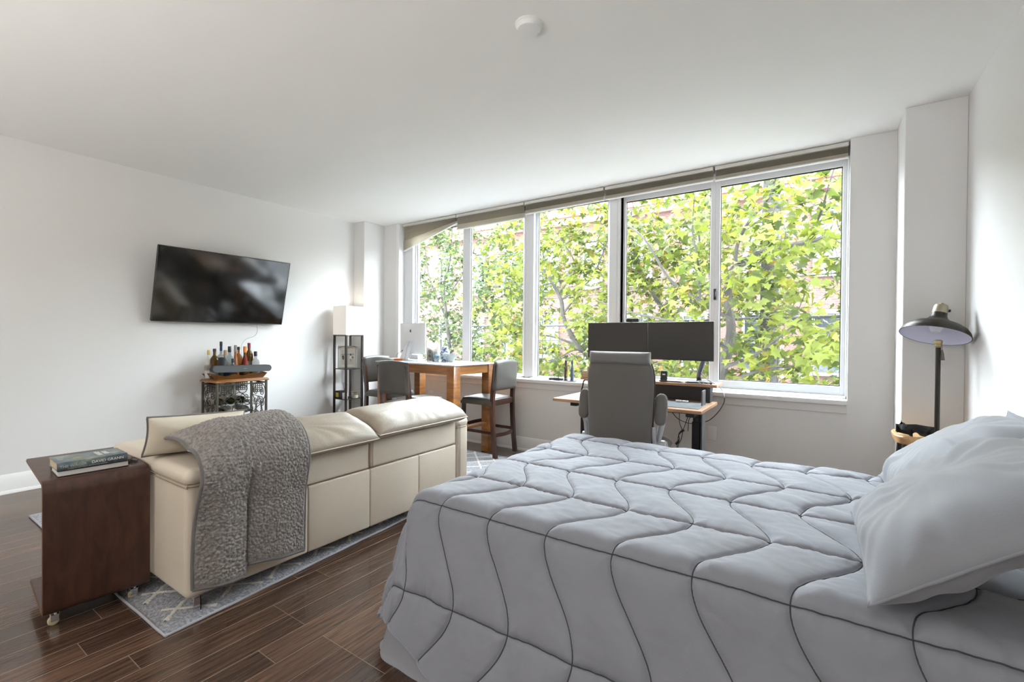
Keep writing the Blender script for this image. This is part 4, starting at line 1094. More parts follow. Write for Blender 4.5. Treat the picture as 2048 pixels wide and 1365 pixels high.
L.new(tc.outputs['Object'], n1.inputs['Vector']); L.new(n1.outputs['Fac'], rp.inputs[0]); L.new(rp.outputs[0], N['Principled BSDF'].inputs['Base Color']); N['Principled BSDF'].inputs['Roughness'].default_value = .3
Bk = STM @ Matrix.Translation((-.045, .045, zt_)) @ Matrix.Rotation(math.radians(95), 4, 'Z')
# orient: local x along +y of the table, local y towards -x
b1 = book(STM @ Matrix.Translation((-.205, .055, zt_+.0005)) @ Matrix.Rotation(math.radians(90), 4, 'Z'), .01, .01, .01, cov1, paper, 'x') if False else None
Mb = frameM(STM @ V((-.052, .050, zt_+.0003)), STM.to_3x3() @ V((-.02, 1, 0)), STM.to_3x3() @ V((-1, -.02, 0)))
Mlow = Mb @ Matrix.Translation((0, .165, 0)) @ Matrix.Rotation(PI, 4, 'Z') @ Matrix.Translation((-.243, 0, 0))
lower = book(Mlow, .243, .163, .026, cov1, pm('white_pages', (.74, .72, .70), .8, bump=(200, .2, 'n', (1, 1, 12))), 'dark green hardcover lying under the other book, pages toward the camera')
Mup = Mb @ Matrix.Translation((-.002, .004, .0262)) @ Matrix.Rotation(math.radians(1.5), 4, 'Z')
upper = book(Mup, .240, .160, .035, cov2, pm('tan_pages', (.62, .50, .34), .8, bump=(200, .2, 'n', (1, 1, 12))), 'sea painted hardcover on top of the stack on the side table')
cream = pm('cream_lettering', (.80, .80, .74), .5); pale = pm('pale_lettering', (.42, .47, .44), .5)
Ms_ = Mup @ Matrix.Translation((0, -.0068, 0)) @ Matrix.Rotation(PI/2, 4, 'X')
def label_text(s, size, x, y, M, mat, bold=.0003): return text_mesh('lettering', s, size, M @ Matrix.Translation((x, y, 0)), mat, upper, .0003, bold)
label_text('THE WAGER', .0155, .008, .012, Ms_, pale); label_text('DAVID GRANN', .0165, .112, .0135, Ms_, cream, .00025)
label_text('A TALE OF SHIPWRECK, MUTINY AND MURDER', .0062, .035, .004, Ms_, pale, .0001)
Mt = Mup @ Matrix.Translation((0, 0, .0352)) 
Mt2 = Mt @ Matrix.Translation((.035, .150, 0)) @ Matrix.Rotation(-PI/2, 4, 'Z')
label_text('THE', .020, .02, -.012, Mt2, pale); label_text('WAGER', .024, .005, .001 if False else -.028+.012, Mt2 @ Matrix.Translation((0, -.004, 0)), pale)
Mt3 = Mt @ Matrix.Translation((.175, .145, 0)) @ Matrix.Rotation(-PI/2, 4, 'Z')
label_text('DAVID', .024, .02, -.004, Mt3, cream, .0006); label_text('GRANN', .026, .01, -.030, Mt3, cream, .0006)
bm = BM(); lathe(bm, [(0, .0004), (.016, .0004), (.016, 0)], 20, Mt @ Matrix.Translation((.075, .06, 0))); obj('gold_seal', bm, pm('gold_seal', (.42, .33, .10), .35, .4), upper)
# folded glasses on the table behind the books
t = thing('eyeglasses', 'small black folded eyeglasses behind the books on the side table', 'glasses', STM @ V((-.14, .325, zt_)))
bm = BM()
for dx, dy in ((-.12, .318), (-.16, .308)):
    cc = STM @ V((dx, dy, zt_+.004)); tube(bm, [cc+V((math.cos(q*PI/10)*.018, math.sin(q*PI/10)*.016, .0)) for q in range(20)], .0022, 6, closed=True)
a0, a1 = STM @ V((-.12, .318, zt_+.004)), STM @ V((-.16, .308, zt_+.004)); 
obj('rims', bm, black, t)
bm = BM(); tube(bm, spline([a0+V((.01, .015, .003)), a0+V((-.03, .03, .004)), a0+V((-.08, .02, .003))], 5), .002, 6); obj('temple', bm, black, t)
bm = BM(); tube(bm, spline([a1+V((.018, .0, .006)), a1+V((-.0, .02, .008)), a1+V((-.05, .03, .004))], 5), .002, 6); obj('temple', bm, black, t)
# pale round tin on the lower shelf of the table
p = STM @ V((-.335, .022, .0845)); t = thing('paper_disc', 'pale round disc edge showing behind the side table panel', 'disc', p)
bm = BM(); lathe(bm, [(0, -.006), (.060, -.006), (.064, -.003), (.064, .003), (.060, .006), (0, .006)], 32, Matrix.Translation(p+V((-.0, .03, .0645))) @ Matrix.Rotation(math.radians(84), 4, 'X')); obj('disc', bm, pm('disc_gray', (.45, .42, .40), .6), t)
bm = BM(); tube(bm, [p+V((0+math.cos(q*PI/12)*.045, .0235, .0645+math.sin(q*PI/12)*.045)) for q in range(24)], .002, 5, closed=True); obj('dark_ring', bm, black, t)

# ------------------------------------------------------------------ counter table
TM = Matrix.Translation((-3.0, 3.435, 0)) @ Matrix.Rotation(math.radians(-2), 4, 'Z')   # local: near right corner at origin, x to the left negative
TW, TD, TZ = 1.21, .68, .972
def counter_table():
    t = thing('counter_table', 'tall honey wood counter table with speckled stone top by the windows', 'table', (-3.6, 3.8, 0), math.radians(-2))
    bm = BM(); box(bm, (-TW, 0, TZ-.014), (0, TD, TZ), .003, 2, TM); obj('stone_top', bm, quartz, t)
    L_W = .098; i_ = .016
    for x in (-TW+i_, -i_-L_W):
        for y in (i_, TD-i_-L_W):
            bm = BM(); box(bm, (x, y, 0), (x+L_W, y+L_W, TZ-.0145), .004, 2, TM); obj('leg', bm, honey, t)
    z0, z1 = TZ-.105, TZ-.0145
    for lo, hi in (((-TW+i_+L_W, i_+.012, z0), (-i_-L_W, i_+.034, z1)), ((-TW+i_+L_W, TD-i_-.034, z0), (-i_-L_W, TD-i_-.012, z1)), ((-i_-.034, i_+L_W, z0), (-i_-.012, TD-i_-L_W, z1)), ((-TW+i_+.012, i_+L_W, z0), (-TW+i_+.034, TD-i_-L_W, z1))):
        bm = BM(); box(bm, lo, hi, .002, 1, TM); obj('apron', bm, honeyx, t)
    # foot rest with wooden stretcher near the floor on the right
    bm = BM(); box(bm, (-TW+i_+L_W, TD/2-.03, .30), (-i_-L_W, TD/2+.03, .325), .003, 1, TM); obj('stretcher', bm, honey, t)
    for x in (-TW+i_+L_W/2, -i_-L_W/2):
        bm = BM(); box(bm, (x-.03, i_+L_W, .30), (x+.03, TD-i_-L_W, .325), .003, 1, TM); obj('stretcher', bm, honey, t)
counter_table()
# bar stools: local origin at centre of seat on floor, facing +y (back at -y)
def bar_stool():
    t = thing('bar_stool', '', 'bar stool')
    W_, Dp, SZ = .40, .40, .605
    for s in (-1, 1):
        # rear leg + stile in one, raked
        bm = BM(); x = s*(W_/2-.019)
        pts = [(-.235, 0), (-.205, .30), (-.195, .60), (-.215, .80), (-.235, .96)]
        a = spline([(x, y, z) for y, z in pts], 5)
        for i in range(len(a)-1):
            pass
        sec = [(-.017, -.021), (.017, -.021), (.017, .021), (-.017, .021)]
        rings = [[bm.verts.new(p+V((dx, dy, 0))) for dx, dy in sec] for p in a]
        for A, B in zip(rings[:-1], rings[1:]):
            for k in range(4): bm.faces.new((A[k], A[(k+1) % 4], B[(k+1) % 4], B[k]))
        bm.faces.new(rings[0]); bm.faces.new(rings[-1]); obj('leg', bm, mahog, t, 30, world=False)
        bm = BM(); vs = box(bm, (x-.018, .165, 0), (x+.018, .201, SZ-.05), .003, 1)
        for v in vs:
            if v.co.z < .1: v.co.x += s*.0; v.co.y += .006
        obj('leg', bm, mahog, t, 30, world=False)
        bm = BM(); box(bm, (x-.010, -.19, .235), (x+.010, .17, .265), .003, 1); obj('side_stretcher', bm, mahog, t, 30, world=False)
    bm = BM()
    def curve(y0, z, b):
        n = 8; A = []
        for i in range(n+1):
            x = -W_/2+.03+(W_-.06)*i/n; y = y0-b*math.sin(PI*i/n); A.append([bm.verts.new((x, y+dy, z+dz)) for dy, dz in ((-.009, -.018), (.009, -.018), (.009, .018), (-.009, .018))])
        for P_, Q in zip(A[:-1], A[1:]):
            for k in range(4): bm.faces.new((P_[k], P_[(k+1) % 4], Q[(k+1) % 4], Q[k]))
        bm.faces.new(A[0]); bm.faces.new(A[-1])
    curve(-.205, .225, .035); obj('rear_stretcher', bm, mahog, t, 40, world=False)
    bm = BM(); curve(.185, .30, -.02); obj('foot_rest', bm, mahog, t, 40, world=False)
    bm = BM()
    box(bm, (-W_/2+.03, -.212, SZ-.075), (W_/2-.03, -.19, SZ-.015), .003, 1); obj('seat_rail', bm, mahog, t, 30, world=False)
    bm = BM(); box(bm, (-W_/2+.012, -.195, SZ-.06), (W_/2-.012, .20, SZ-.045), .003, 1); obj('seat_base', bm, mahog, t, 30, world=False)
    # seat cushion: boxed sides, domed top
    bm = BM(); n = 24
    def f(u, v):
        uu, vv = u*2-1, v*2-1; w_ = W_+.012; x = uu*w_/2*(1-.02*(1-vv*vv)*abs(uu)**4); y = .005+vv*.41/2
        e = max(0, (1-abs(uu)**6)*(1-abs(vv)**6)); z = SZ-.045+.030*min(1, e*14)**.6+.030*max(0, (1-uu*uu)*(1-vv*vv))**.6
        return V((x, y, z))
    vs = grid(bm, n, n, f); 
    ring = [vs[i][0] for i in range(n)]+[vs[-1][j] for j in range(1, n)]+[vs[i][-1] for i in range(n-2, -1, -1)]+[vs[0][j] for j in range(n-2, 0, -1)]
    low = [bm.verts.new(v.co+V((0, 0, -.028))) for v in ring]
    for i in range(len(ring)): j = (i+1) % len(ring); bm.faces.new((ring[i], ring[j], low[j], low[i]))
    bm.faces.new(low); obj('seat', bm, stoolleather, t, 60, world=False)
    # padded back
    def back(sgn):
        def f(u, v):
            uu, vv = u*2-1, v*2-1; x = uu*(W_/2+.006); top = .985+.018*(1-uu*uu); bot = .685
            e = max(0, (1-abs(uu)**8)*(1-abs(vv)**8))**.35
            z = bot+(top-bot)*(v); y = -.215-.06*(z-.70)+.018*(1-uu*uu)*-.6+sgn*.028*e
            return V((x, y, z))
        return f
    bm = BM(); grid(bm, 26, 22, back(1)); grid(bm, 26, 22, back(-1), flip=True); bmesh.ops.remove_doubles(bm, verts=bm.verts, dist=2e-5)
    obj('backrest', bm, stoolleather, t, 60, world=False)
    return t
st = bar_stool()
def place_stool(x, y, rz, label, first=False):
    o = st if first else copy_tree(st)
    o.location = (x, y, RT if first is None else 0); o.rotation_euler = (0, 0, rz); o['label'] = label; o['category'] = 'bar stool'; o['group'] = 'bar stools around the counter table'
    return o
place_stool(-2.985, 3.975, PI/2, 'dark leather bar stool at the right end of the counter table', True).location.z = .017
place_stool(-3.37, 3.22, math.radians(0), 'dark leather bar stool at the near long side of the counter table, back to camera').location.z = .017
place_stool(-4.27, 3.74, -PI/2+.02, 'bar stool at the far left end of the counter table beside the shelf lamp').location.z = .017
t = thing('paper_folder', 'white papers lying on the seat of the near bar stool', 'papers', (-3.31, 3.2, .66))
bm = BM(); M = Matrix.Translation((-3.24, 3.27, .657)) @ Matrix.Rotation(math.radians(-12), 4, 'Z'); box(bm, (-.15, -.11, 0), (.15, .11, .004), .001, 1, M); obj('sheets', bm, pm('white_paper', (.8, .8, .79), .6), t)
bm = BM(); box(bm, (-.145, -.105, .0041), (.13, .10, .0055), .0003, 1, M @ Matrix.Rotation(.05, 4, 'Z')); obj('top_sheet', bm, pm('white_paper', (.8, .8, .79), .6), t)

# ------------------------------------------------------------------ things on the counter table
def desktop_computer():
    t = thing('desktop_computer', 'white all in one desktop computer on the counter table, its back to the room', 'computer', (-4.05, 3.98, TZ))
    c = V((-4.085, 3.93, TZ+.0005))
    a = math.radians(-8); right = V((math.cos(a), math.sin(a), 0))     # seen from behind: screen right edge
    M = frameM(c, right, (0, 0, 1))          # z axis of M points to the camera side (-y)
    W_, z0, z1 = .50, .072, .438
    bm = BM()
    def f(sg):
        def g(u, v):
            uu, vv = u*2-1, v*2-1; x = uu*W_/2; y = z0+(z1-z0)*v
            e = max(0, (1-abs(uu)**3.5)*(1-abs(vv)**3.5))**.8
            return M @ V((x, y, (.006+.030*e) if sg > 0 else -.006))
        return g
    grid(bm, 30, 26, f(1)); grid(bm, 30, 26, f(-1), flip=True)
    vs = list(bm.verts); bmesh.ops.bridge_loops(bm, edges=[e for e in bm.edges if e.is_boundary])
    tilt = None
    obj('back_shell', bm, alum, t, 50)
    bm = BM(); box(bm, (-W_/2-.002, z0-.002, -.011), (W_/2+.002, z1+.002, -.004), .003, 2, M); obj('front_glass', bm, pm('dark_bezel', (.10, .10, .11), .3), t)
    # stand: bent sheet, neck then foot
    bm = BM(); n = 16; P = []
    path = spline([(0, .24, .028), (0, .16, .070), (0, .07, .108), (0, .012, .128), (0, .003, .112), (0, .0025, .02), (0, .0025, -.06)], 5)
    for i, p in enumerate(path):
        k = i/(len(path)-1); w_ = .055+.040*min(1, k*1.6)
        P.append([bm.verts.new(M @ V((s*w_, p.y, p.z))) for s in (-1, -.5, 0, .5, 1)])
    for A, B in zip(P[:-1], P[1:]):
        for k in range(4): bm.faces.new((A[k], A[k+1], B[k+1], B[k]))
    bmesh.ops.solidify(bm, geom=bm.faces[:], thickness=.005); obj('stand', bm, alum, t, 40)
    lg = pm('logo_gray', (.07, .075, .08), .35)
    # fruit emblem: two lobes with a bite, and a leaf
    bm = BM(); out = []
    for i in range(40):
        a_ = 2*PI*i/40; r_ = .0155*(1-.10*math.cos(2*a_)-.10*abs(math.sin(a_))**8*(1 if math.sin(a_) > 0 else .8))
        x, y = r_*math.cos(a_), r_*math.sin(a_)*1.05
        if (x-.0195)**2+(y-.001)**2 < .0072**2: 
            d = math.hypot(x-.0195, y-.001); x = .0195+(x-.0195)/d*.0072; y = .001+(y-.001)/d*.0072
        out.append((x, y))
    prism(bm, out, .002, M @ Matrix.Translation((0, .345, .0345)))
    prism(bm, [(.0005, .018), (.002, .022), (.006, .026), (.0068, .0262), (.0064, .0215), (.003, .018)], .002, M @ Matrix.Translation((0, .345, .0345)))
    obj('logo', bm, lg, t, 0)
    bm = BM()
    for i in range(6): box(bm, (-.165+i*.013, .105, .022), (-.157+i*.013, .113, .031), .001, 1, M)
    obj('ports', bm, black, t)
    bm = BM(); p = [M @ V(q) for q in ((-.16, .112, .032), (-.145, .100, .055), (-.17, .085, .07), (-.215, .06, .075), (-.225, .03, .08), (-.19, .006, .10), (-.12, .006, .12))]
    tube(bm, [p[0], p[1]], .0045, 6); tube(bm, spline(p, 6), .0022, 6); obj('cable', bm, black, t)
    bm = BM(); tube(bm, spline([M @ V(q) for q in ((.0-.01, .215, .045), (.0, .12, .09), (.03, .02, .13), (.01, .006, .14))], 6), .0022, 6); obj('power_cord', bm, silverp, t)
    # orange disc, white box
    k = thing('orange_disc', 'bright orange round puck on the table below the desktop computer', 'disc', M @ V((-.06, .0, .165)))
    bm = BM(); lathe(bm, [(0, 0), (.046, 0), (.052, .004), (.053, .012), (.049, .018), (0, .020)], 32, Matrix.Translation(M @ V((-.06, .0003, .165)))); obj('puck', bm, pm('orange_plastic', (.80, .20, .03), .4), k)
    k = thing('small_white_box', 'small white box behind the stand of the desktop computer', 'box', M @ V((-.06, 0, -.06)))
    bm = BM(); box(bm, (-.135, .0, -.085), (-.0, .058, -.075+.0), .002, 1, M); box(bm, (-.135, .0, -.15), (-.0, .058, -.085), .003, 1, M); obj('carton', bm, whitep, k)
    k = thing('magazine', 'flat white papers on the left end of the counter table', 'magazine', M @ V((-.40, 0, .1)))
    bm = BM(); Mm = M @ Matrix.Rotation(-PI/2, 4, 'X'); box(bm, (-.37, -.10, 0), (-.20, .10, .006), .001, 1, Mm); obj('pages', bm, pm('white_paper', (.8, .8, .79), .6), k)
desktop_computer()
def TP(px, py, z=TZ): return at(px, py, 'z', z)
# napkin holder with napkins
c = V((-3.645, 3.80, TZ+.0005))
t = thing('napkin_holder', 'black wire napkin holder with white napkins on the counter table', 'napkin holder', c)
M = frameM(c, (1, -.05, 0), (0, 1, 0))
for yy in (-.030, .030):
    bm = BM(); 
    tube(bm, [M @ V((math.cos(PI*i/16)*.042, yy, .055+.075*math.sin(PI*i/16))) for i in range(17)], .0026, 6)
    for s in (-1, 1): tube(bm, [M @ V((s*.042, yy, .055)), M @ V((s*.042, yy, .008))], .0026, 6)
    for s in (-1, 0, 1): tube(bm, spline([M @ V((s*.013, yy, .01)), M @ V((s*.022, yy, .06)), M @ V((s*.006, yy, .115))], 5), .002, 6)
    tube(bm, spiral(M @ V((0, yy, .06)), .018, 1.4, PI/2, 1, M.to_3x3() @ V((1, 0, 0)), V((0, 0, 1))), .002, 6)
    obj('wire_side', bm, black, t)
bm = BM(); tube(bm, [M @ V(q) for q in ((-.042, -.03, .008), (.042, -.03, .008), (.042, .03, .008), (-.042, .03, .008))], .0026, 6, closed=True)
for x in (-.055, .055):
    tube(bm, spline([M @ V((x*.7, -.034, .01)), M @ V((x*1.2, -.04, .016)), M @ V((x*1.2, -.04, .003))], 5), .0026, 6)
obj('wire_base', bm, black, t)
k = thing('napkin_stack', 'white folded napkins standing in the black wire holder', 'napkins', c+V((.0, 0, .01)))
for i in range(5):
    bm = BM(); dx = (-.02+i*.010)
    def f(u, v, i=i):
        return M @ V(((u*2-1)*.062+.006*(i-2), -.022+i*.010+.006*math.sin(u*6+i)*v, .013+.135*v+.012*math.sin(u*3+i)*v))
    grid(bm, 8, 6, f); bmesh.ops.solidify(bm, geom=bm.faces[:], thickness=.003); obj('napkin', bm, pm('napkin_white', (.82, .80, .76), .8), k)
# pen leaning
t = thing('metal_straw', 'thin dark rod leaning between the computer stand and the napkin holder', 'rod', (-3.80, 3.84, TZ))
bm = BM(); tube(bm, [V((-3.70, 3.79, TZ+.004)), V((-3.835, 3.83, TZ+.085))], .0022, 6); lathe(bm, [(0, 0), (.005, 0), (.005, .01), (0, .01)], 10, Matrix.Translation((-3.70, 3.79, TZ))); obj('rod', bm, black, t)
c = V((-3.54, 3.90, TZ+.0005)); t = thing('blue_white_vase', 'blue and white patterned ginger jar behind the napkin holder', 'jar', c)
bm = BM(); lathe(bm, [(0, 0), (.04, 0), (.052, .03), (.058, .075), (.052, .12), (.036, .142), (.032, .150), (.034, .152), (.038, .155), (.030, .17), (.0, .176)], 28, Matrix.Translation(c)); obj('jar_body', bm, bluegray, t)
c = V((-3.56, 3.78, TZ+.0005)); t = thing('blue_glass_tumbler', 'small blue patterned glass in front of the ginger jar', 'glass', c)
bm = BM(); lathe(bm, [(0, .001), (.030, .001), (.034, .09), (.031, .09), (.027, .008), (0, .008)], 24, Matrix.Translation(c)); obj('tumbler', bm, pm('blue_glass', (.13, .25, .33), .1, var=((.55, .62, .68), 30, .05)), t)
c = V((-3.405, 3.835, TZ+.0005)); t = thing('cut_glass_bowl', 'clear cut glass bowl on the right of the counter table top', 'bowl', c)
bm = BM(); R0 = 36
def f(u, v):
    a = u*2*PI; r_ = .028+.062*v**.8; z = .004+.085*v+.004*math.cos(a*9)*v; k = 1+.04*math.cos(a*9)
    return c+V((math.cos(a)*r_*k, math.sin(a)*r_*k, z))
grid(bm, 54, 8, f, closeu=True); bmesh.ops.solidify(bm, geom=bm.faces[:], thickness=.004); lathe(bm, [(0, 0), (.03, 0), (.028, .006), (0, .006)], 24, Matrix.Translation(c))
obj('bowl_glass', bm, BG['clear'], t)

# ------------------------------------------------------------------ window sill things
sz = .7975
c = at(1117, 764, 'z', .80); c = V((c.x, min(c.y, 4.32), sz)); c = V((-2.335, 4.33, sz))
t = thing('game_controller', 'black game controller on the window sill left of the desk', 'controller', c)
bm = BM(); M = Matrix.Translation(c+V((0, 0, .018))) @ Matrix.Rotation(.15, 4, 'Z')
cushion(bm, .13, .07, .036, 20, 16, 3, .6, .05, M=M)
for s in (-1, 1): tube(bm, [M @ V((s*.045, 0, .004)), M @ V((s*.062, -.022, .0)), M @ V((s*.070, -.045, -.004))], [.017, .016, .011], 12)
obj('shell', bm, black, t, 80)
for x, y in ((-.032, .012), (.018, -.010)):
    bm = BM(); lathe(bm, [(.005, 0), (.005, .010), (.009, .011), (.009, .015), (0, .015)], 14, M @ Matrix.Translation((x, y, .012))); obj('thumb_stick', bm, pm('stick_black', (.03, .03, .03), .5), t)
c = V((-2.255, 4.375, sz)); t = thing('slim_brown_bottle', 'slim amber brown bottle on the sill behind the game controller', 'bottle', c)
bm = BM(); lathe(bm, [(0, 0), (.016, 0), (.018, .004), (.018, .155), (.010, .175), (.009, .19)], 18, Matrix.Translation(c)); obj('glass_body', bm, BG['brown'], t, 50)
bm = BM(); lathe(bm, [(.011, .186), (.011, .215), (0, .216)], 14, Matrix.Translation(c)); obj('cap', bm, blackcap, t)
for px, lab, dk, hh in ((1130, 'clear slim bottle with a dark stopper, left of two on the sill by the books', black, .15), (1144, 'blue tinted tall slim bottle next to the books on the sill', lab_b, .22)):
    p = at(px, 764, 'y', 4.345); c = V((p.x, 4.345, sz))
    t = thing('slim_bottle', lab, 'bottle', c)
    bm = BM(); lathe(bm, [(0, 0), (.018, 0), (.019, .004), (.018, hh*.55), (.008, hh*.7), (.008, hh*.85)], 18, Matrix.Translation(c)); obj('glass_body', bm, clear if hh < .2 else pm('slate_glass', (.12, .15, .25), .1, trans=.4), t, 50)
    bm = BM(); lathe(bm, [(.007, hh*.8), (.011, hh*.84), (.012, hh*.92), (.006, hh), (0, hh+.01)], 14, Matrix.Translation(c)); obj('stopper', bm, dk, t)
p = at(1137, 764, 'y', 4.32); c = V((-2.19, 4.30, sz)); t = thing('small_tray', 'small dark tray on the sill below the slim bottles', 'tray', c)
bm = BM(); box(bm, c+V((-.05, -.02, 0)), c+V((.09, .02, .006)), .002, 1); obj('tray_plate', bm, black, t)

# ------------------------------------------------------------------ standing desk
DX0, DX1, DY0, DY1, DZ = -1.885, -.70, 3.42, 4.02, .742
def desk():
    t = thing('standing_desk', 'oak topped standing desk with black metal legs in front of the windows', 'desk', (-1.29, 3.72, 0))
    bm = BM(); box(bm, (DX0+.0, DY0, DZ-.024), (DX1, DY1, DZ), .002, 1); obj('desk_top', bm, desktop, t)
    for x in (-1.72, -.79):
        bm = BM(); box(bm, (x-.030, 3.68, .05), (x+.030, 3.76, .62), .003, 1); box(bm, (x-.024, 3.686, .55), (x+.024, 3.754, DZ-.05), .002, 1); obj('leg', bm, blackmetal, t)
        bm = BM(); box(bm, (x-.035, 3.45, .012), (x+.035, 4.0, .05), .008, 2); obj('foot', bm, blackmetal, t)
        bm = BM(); box(bm, (x-.03, DY0+.06, DZ-.06), (x+.03, DY1-.03, DZ-.0245), .003, 1); obj('crossbar', bm, blackmetal, t)
    bm = BM(); box(bm, (-1.72, 3.69, DZ-.07), (-.79, 3.75, DZ-.030), .003, 1); obj('frame_rail', bm, blackmetal, t)
    bm = BM(); box(bm, (-.752, 3.665, .06), (-.742, 3.775, .86), .002, 1); obj('gray_side_plate', bm, pm('steel_gray', (.10, .10, .105), .5, .3), t)
desk()
t = thing('desk_mat', 'gray felt desk mat on the right half of the desk', 'mat', (-1.0, 3.7, DZ))
bm = BM(); box(bm, (-1.22, 3.50, DZ+.0004), (-.735, 3.86, DZ+.0035), .001, 1); obj('mat', bm, matgray, t)
t = thing('desk_riser', 'long oak monitor riser shelf on dark supports at the back of the desk', 'shelf', (-1.25, 3.95, DZ))
RZ = .888
bm = BM(); box(bm, (-1.86, 3.90, RZ-.022), (-.685, 4.16, RZ), .002, 1); obj('riser_shelf', bm, desktop, t)
bm = BM(); box(bm, (-1.70, 3.975, DZ+.001), (-.755, 3.99, RZ-.023), .002, 1); obj('back_panel', bm, espresso, t)
for x in (-1.76, -.745):
    bm = BM(); box(bm, (x-.012, 3.90, DZ+.001), (x+.012, 4.01, RZ-.023), .003, 1); obj('riser_support', bm, black, t)
bm = BM()
for dx, dz in ((-.06, .02), (-.035, .02), (-.047, -.002)): lathe(bm, [(0, -.003), (.006, -.003), (.006, 0), (0, 0)], 10, Matrix.Translation((-.76+dx-.05, 3.974, .83+dz)) @ Matrix.Rotation(PI/2, 4, 'X'))
obj('bolts', bm, black, t)
def monitor(x0, x1, z0, z1, y, rz, label, logo):
    c = V(((x0+x1)/2, y, (z0+z1)/2)); t = thing('monitor', label, 'monitor', c, rz, 'pair of monitors on the desk')
    M = Matrix.Translation(c) @ Matrix.Rotation(rz, 4, 'Z') @ Matrix.Rotation(PI/2, 4, 'X'); W_, H_ = x1-x0, z1-z0
    bm = BM(); box(bm, (-W_/2, -H_/2, -.022), (W_/2, H_/2, -.001), .004, 2, M); obj('housing', bm, black, t)
    bm = BM(); box(bm, (-W_/2+.004, -H_/2+.012, -.002), (W_/2-.004, H_/2-.004, .0), 0, 1, M); obj('screen', bm, screenm, t, 0)
    bm = BM(); box(bm, (-.12, -.09, -.05), (.12, .10, -.022), .012, 2, M); obj('rear_hump', bm, black, t)
    if logo: text_mesh('logo', 'LG', .010, M @ Matrix.Translation((-.006, -H_/2+.002, .0005)), silver, t)
    return M
monitor(-1.795, -1.252, 1.075, 1.392, 3.93, math.radians(3), 'left one of the two black monitors, its lower left behind the chair', False)
monitor(-1.248, -.715, 1.072, 1.392, 3.93, math.radians(-2), 'right one of the two black monitors, in front of the windows', True)
def arm(xb, xm, label, sx):
    t = thing('screen_stand', label, 'monitor arm', (xb, 4.0, RZ), 0, 'monitor arms')
    bm = BM(); lathe(bm, [(0, 0), (.045, 0), (.047, .006), (.02, .012), (.018, .06), (0, .06)], 20, Matrix.Translation((xb, 4.03, RZ))); obj('base', bm, blackmetal, t)
    bm = BM(); tube(bm, spline([(xb, 4.03, RZ+.05), (xb+sx*.01, 4.02, RZ+.10), (xb+sx*.045, 4.01, 1.10), (xb+sx*.05, 4.0, 1.15)], 6), [.018, .02]+[.020]*15+[.018]*2, 8, flat=1.3); obj('lower_arm', bm, pm('slate_metal', (.10, .11, .14), .35, .4), t)
    bm = BM(); tube(bm, spline([(xb+sx*.05, 4.0, 1.15), ((xb+xm)/2, 4.03, 1.20), (xm, 4.0, 1.235)], 6), .016, 8); tube(bm, [(xm, 4.005, 1.235), (xm, 3.982, 1.235)], .03, 12); obj('upper_arm', bm, pm('slate_metal', (.10, .11, .14), .35, .4), t)
arm(-.845, -.98, 'slate monitor arm standing on the riser right of the chair', 1)
arm(-1.42, -1.52, 'black monitor arm behind the office chair', -1)
c = V((-1.375, 3.925, 1.393)); t = thing('webcam', 'black bar webcam on top of the monitor seam', 'webcam', c)
bm = BM(); box(bm, c+V((-.055, -.02, .0)), c+V((.055, .02, .034)), .010, 3); box(bm, c+V((-.03, -.012, -.0)), c+V((.03, .018, .004)), .001, 1); obj('camera_body', bm, black, t)
bm = BM(); lathe(bm, [(0, 0), (.010, 0), (.011, .004), (0, .005)], 16, Matrix.Translation(c+V((.0, -.0195, .018))) @ Matrix.Rotation(PI/2, 4, 'X')); obj('lens', bm, pm('lens_glass', (.01, .01, .015), .05), t)
# things on the riser and the desk
p = at(1326, 770, 'y', 3.93)
t = thing('phone_stand', 'small black phone dock standing on the riser right of the chair', 'phone stand', V((p.x, 3.94, RZ)))
M = Matrix.Translation((p.x, 3.94, RZ+.0005)) @ Matrix.Rotation(math.radians(-10), 4, 'X')
bm = BM(); box(bm, (-.029, 0, 0), (.029, .012, .092), .006, 3, M); box(bm, (-.03, -.03, 0), (.03, .02, .008), .003, 2, M); obj('dock', bm, black, t)
bm = BM(); box(bm, (-.012, -.0015, .056), (.012, .001, .066), .002, 1, M); obj('white_display', bm, whitep, t)
t = thing('laptop', 'closed thin dark laptop lying on the riser', 'laptop', (-1.08, 3.99, RZ))
bm = BM(); box(bm, (-1.13, 3.93, RZ+.0005), (-.92, 3.972, RZ+.012), .003, 2); obj('laptop_body', bm, espresso, t)
t = thing('black_hub', 'flat black dock box on the riser in front of the monitor arm', 'hub', (-.87, 3.93, RZ))
bm = BM(); box(bm, (-.915, 3.905, RZ+.0005), (-.79, 3.965, RZ+.018), .003, 2); obj('hub_body', bm, black, t)
t = thing('white_cable', 'white looped cable lying on the riser', 'cable', (-.8, 3.92, RZ))
bm = BM(); tube(bm, spline([(-.93, 3.925, RZ+.006), (-.98, 3.91, RZ+.02), (-.93, 3.905, RZ+.004), (-.85, 3.903, RZ+.004), (-.78, 3.905, RZ+.005), (-.74, 3.92, RZ+.004), (-.79, 3.93, RZ+.022), (-.83, 3.91, RZ+.022), (-.80, 3.905, RZ+.004)], 8), .0022, 6); obj('cord', bm, whitep, t)
t = thing('black_power_brick', 'small black brick at the right end of the riser', 'adapter', (-.755, 3.935, RZ))
bm = BM(); box(bm, (-.785, 3.925, RZ+.0005), (-.725, 3.955, RZ+.016), .003, 2); obj('brick', bm, black, t)
t = thing('computer_mouse', 'dark gray computer mouse on the felt mat beside the chair', 'mouse', (-1.17, 3.62, DZ))
bm = BM(); M = Matrix.Translation((-1.14, 3.60, DZ+.0038)) @ Matrix.Rotation(math.radians(-60), 4, 'Z')
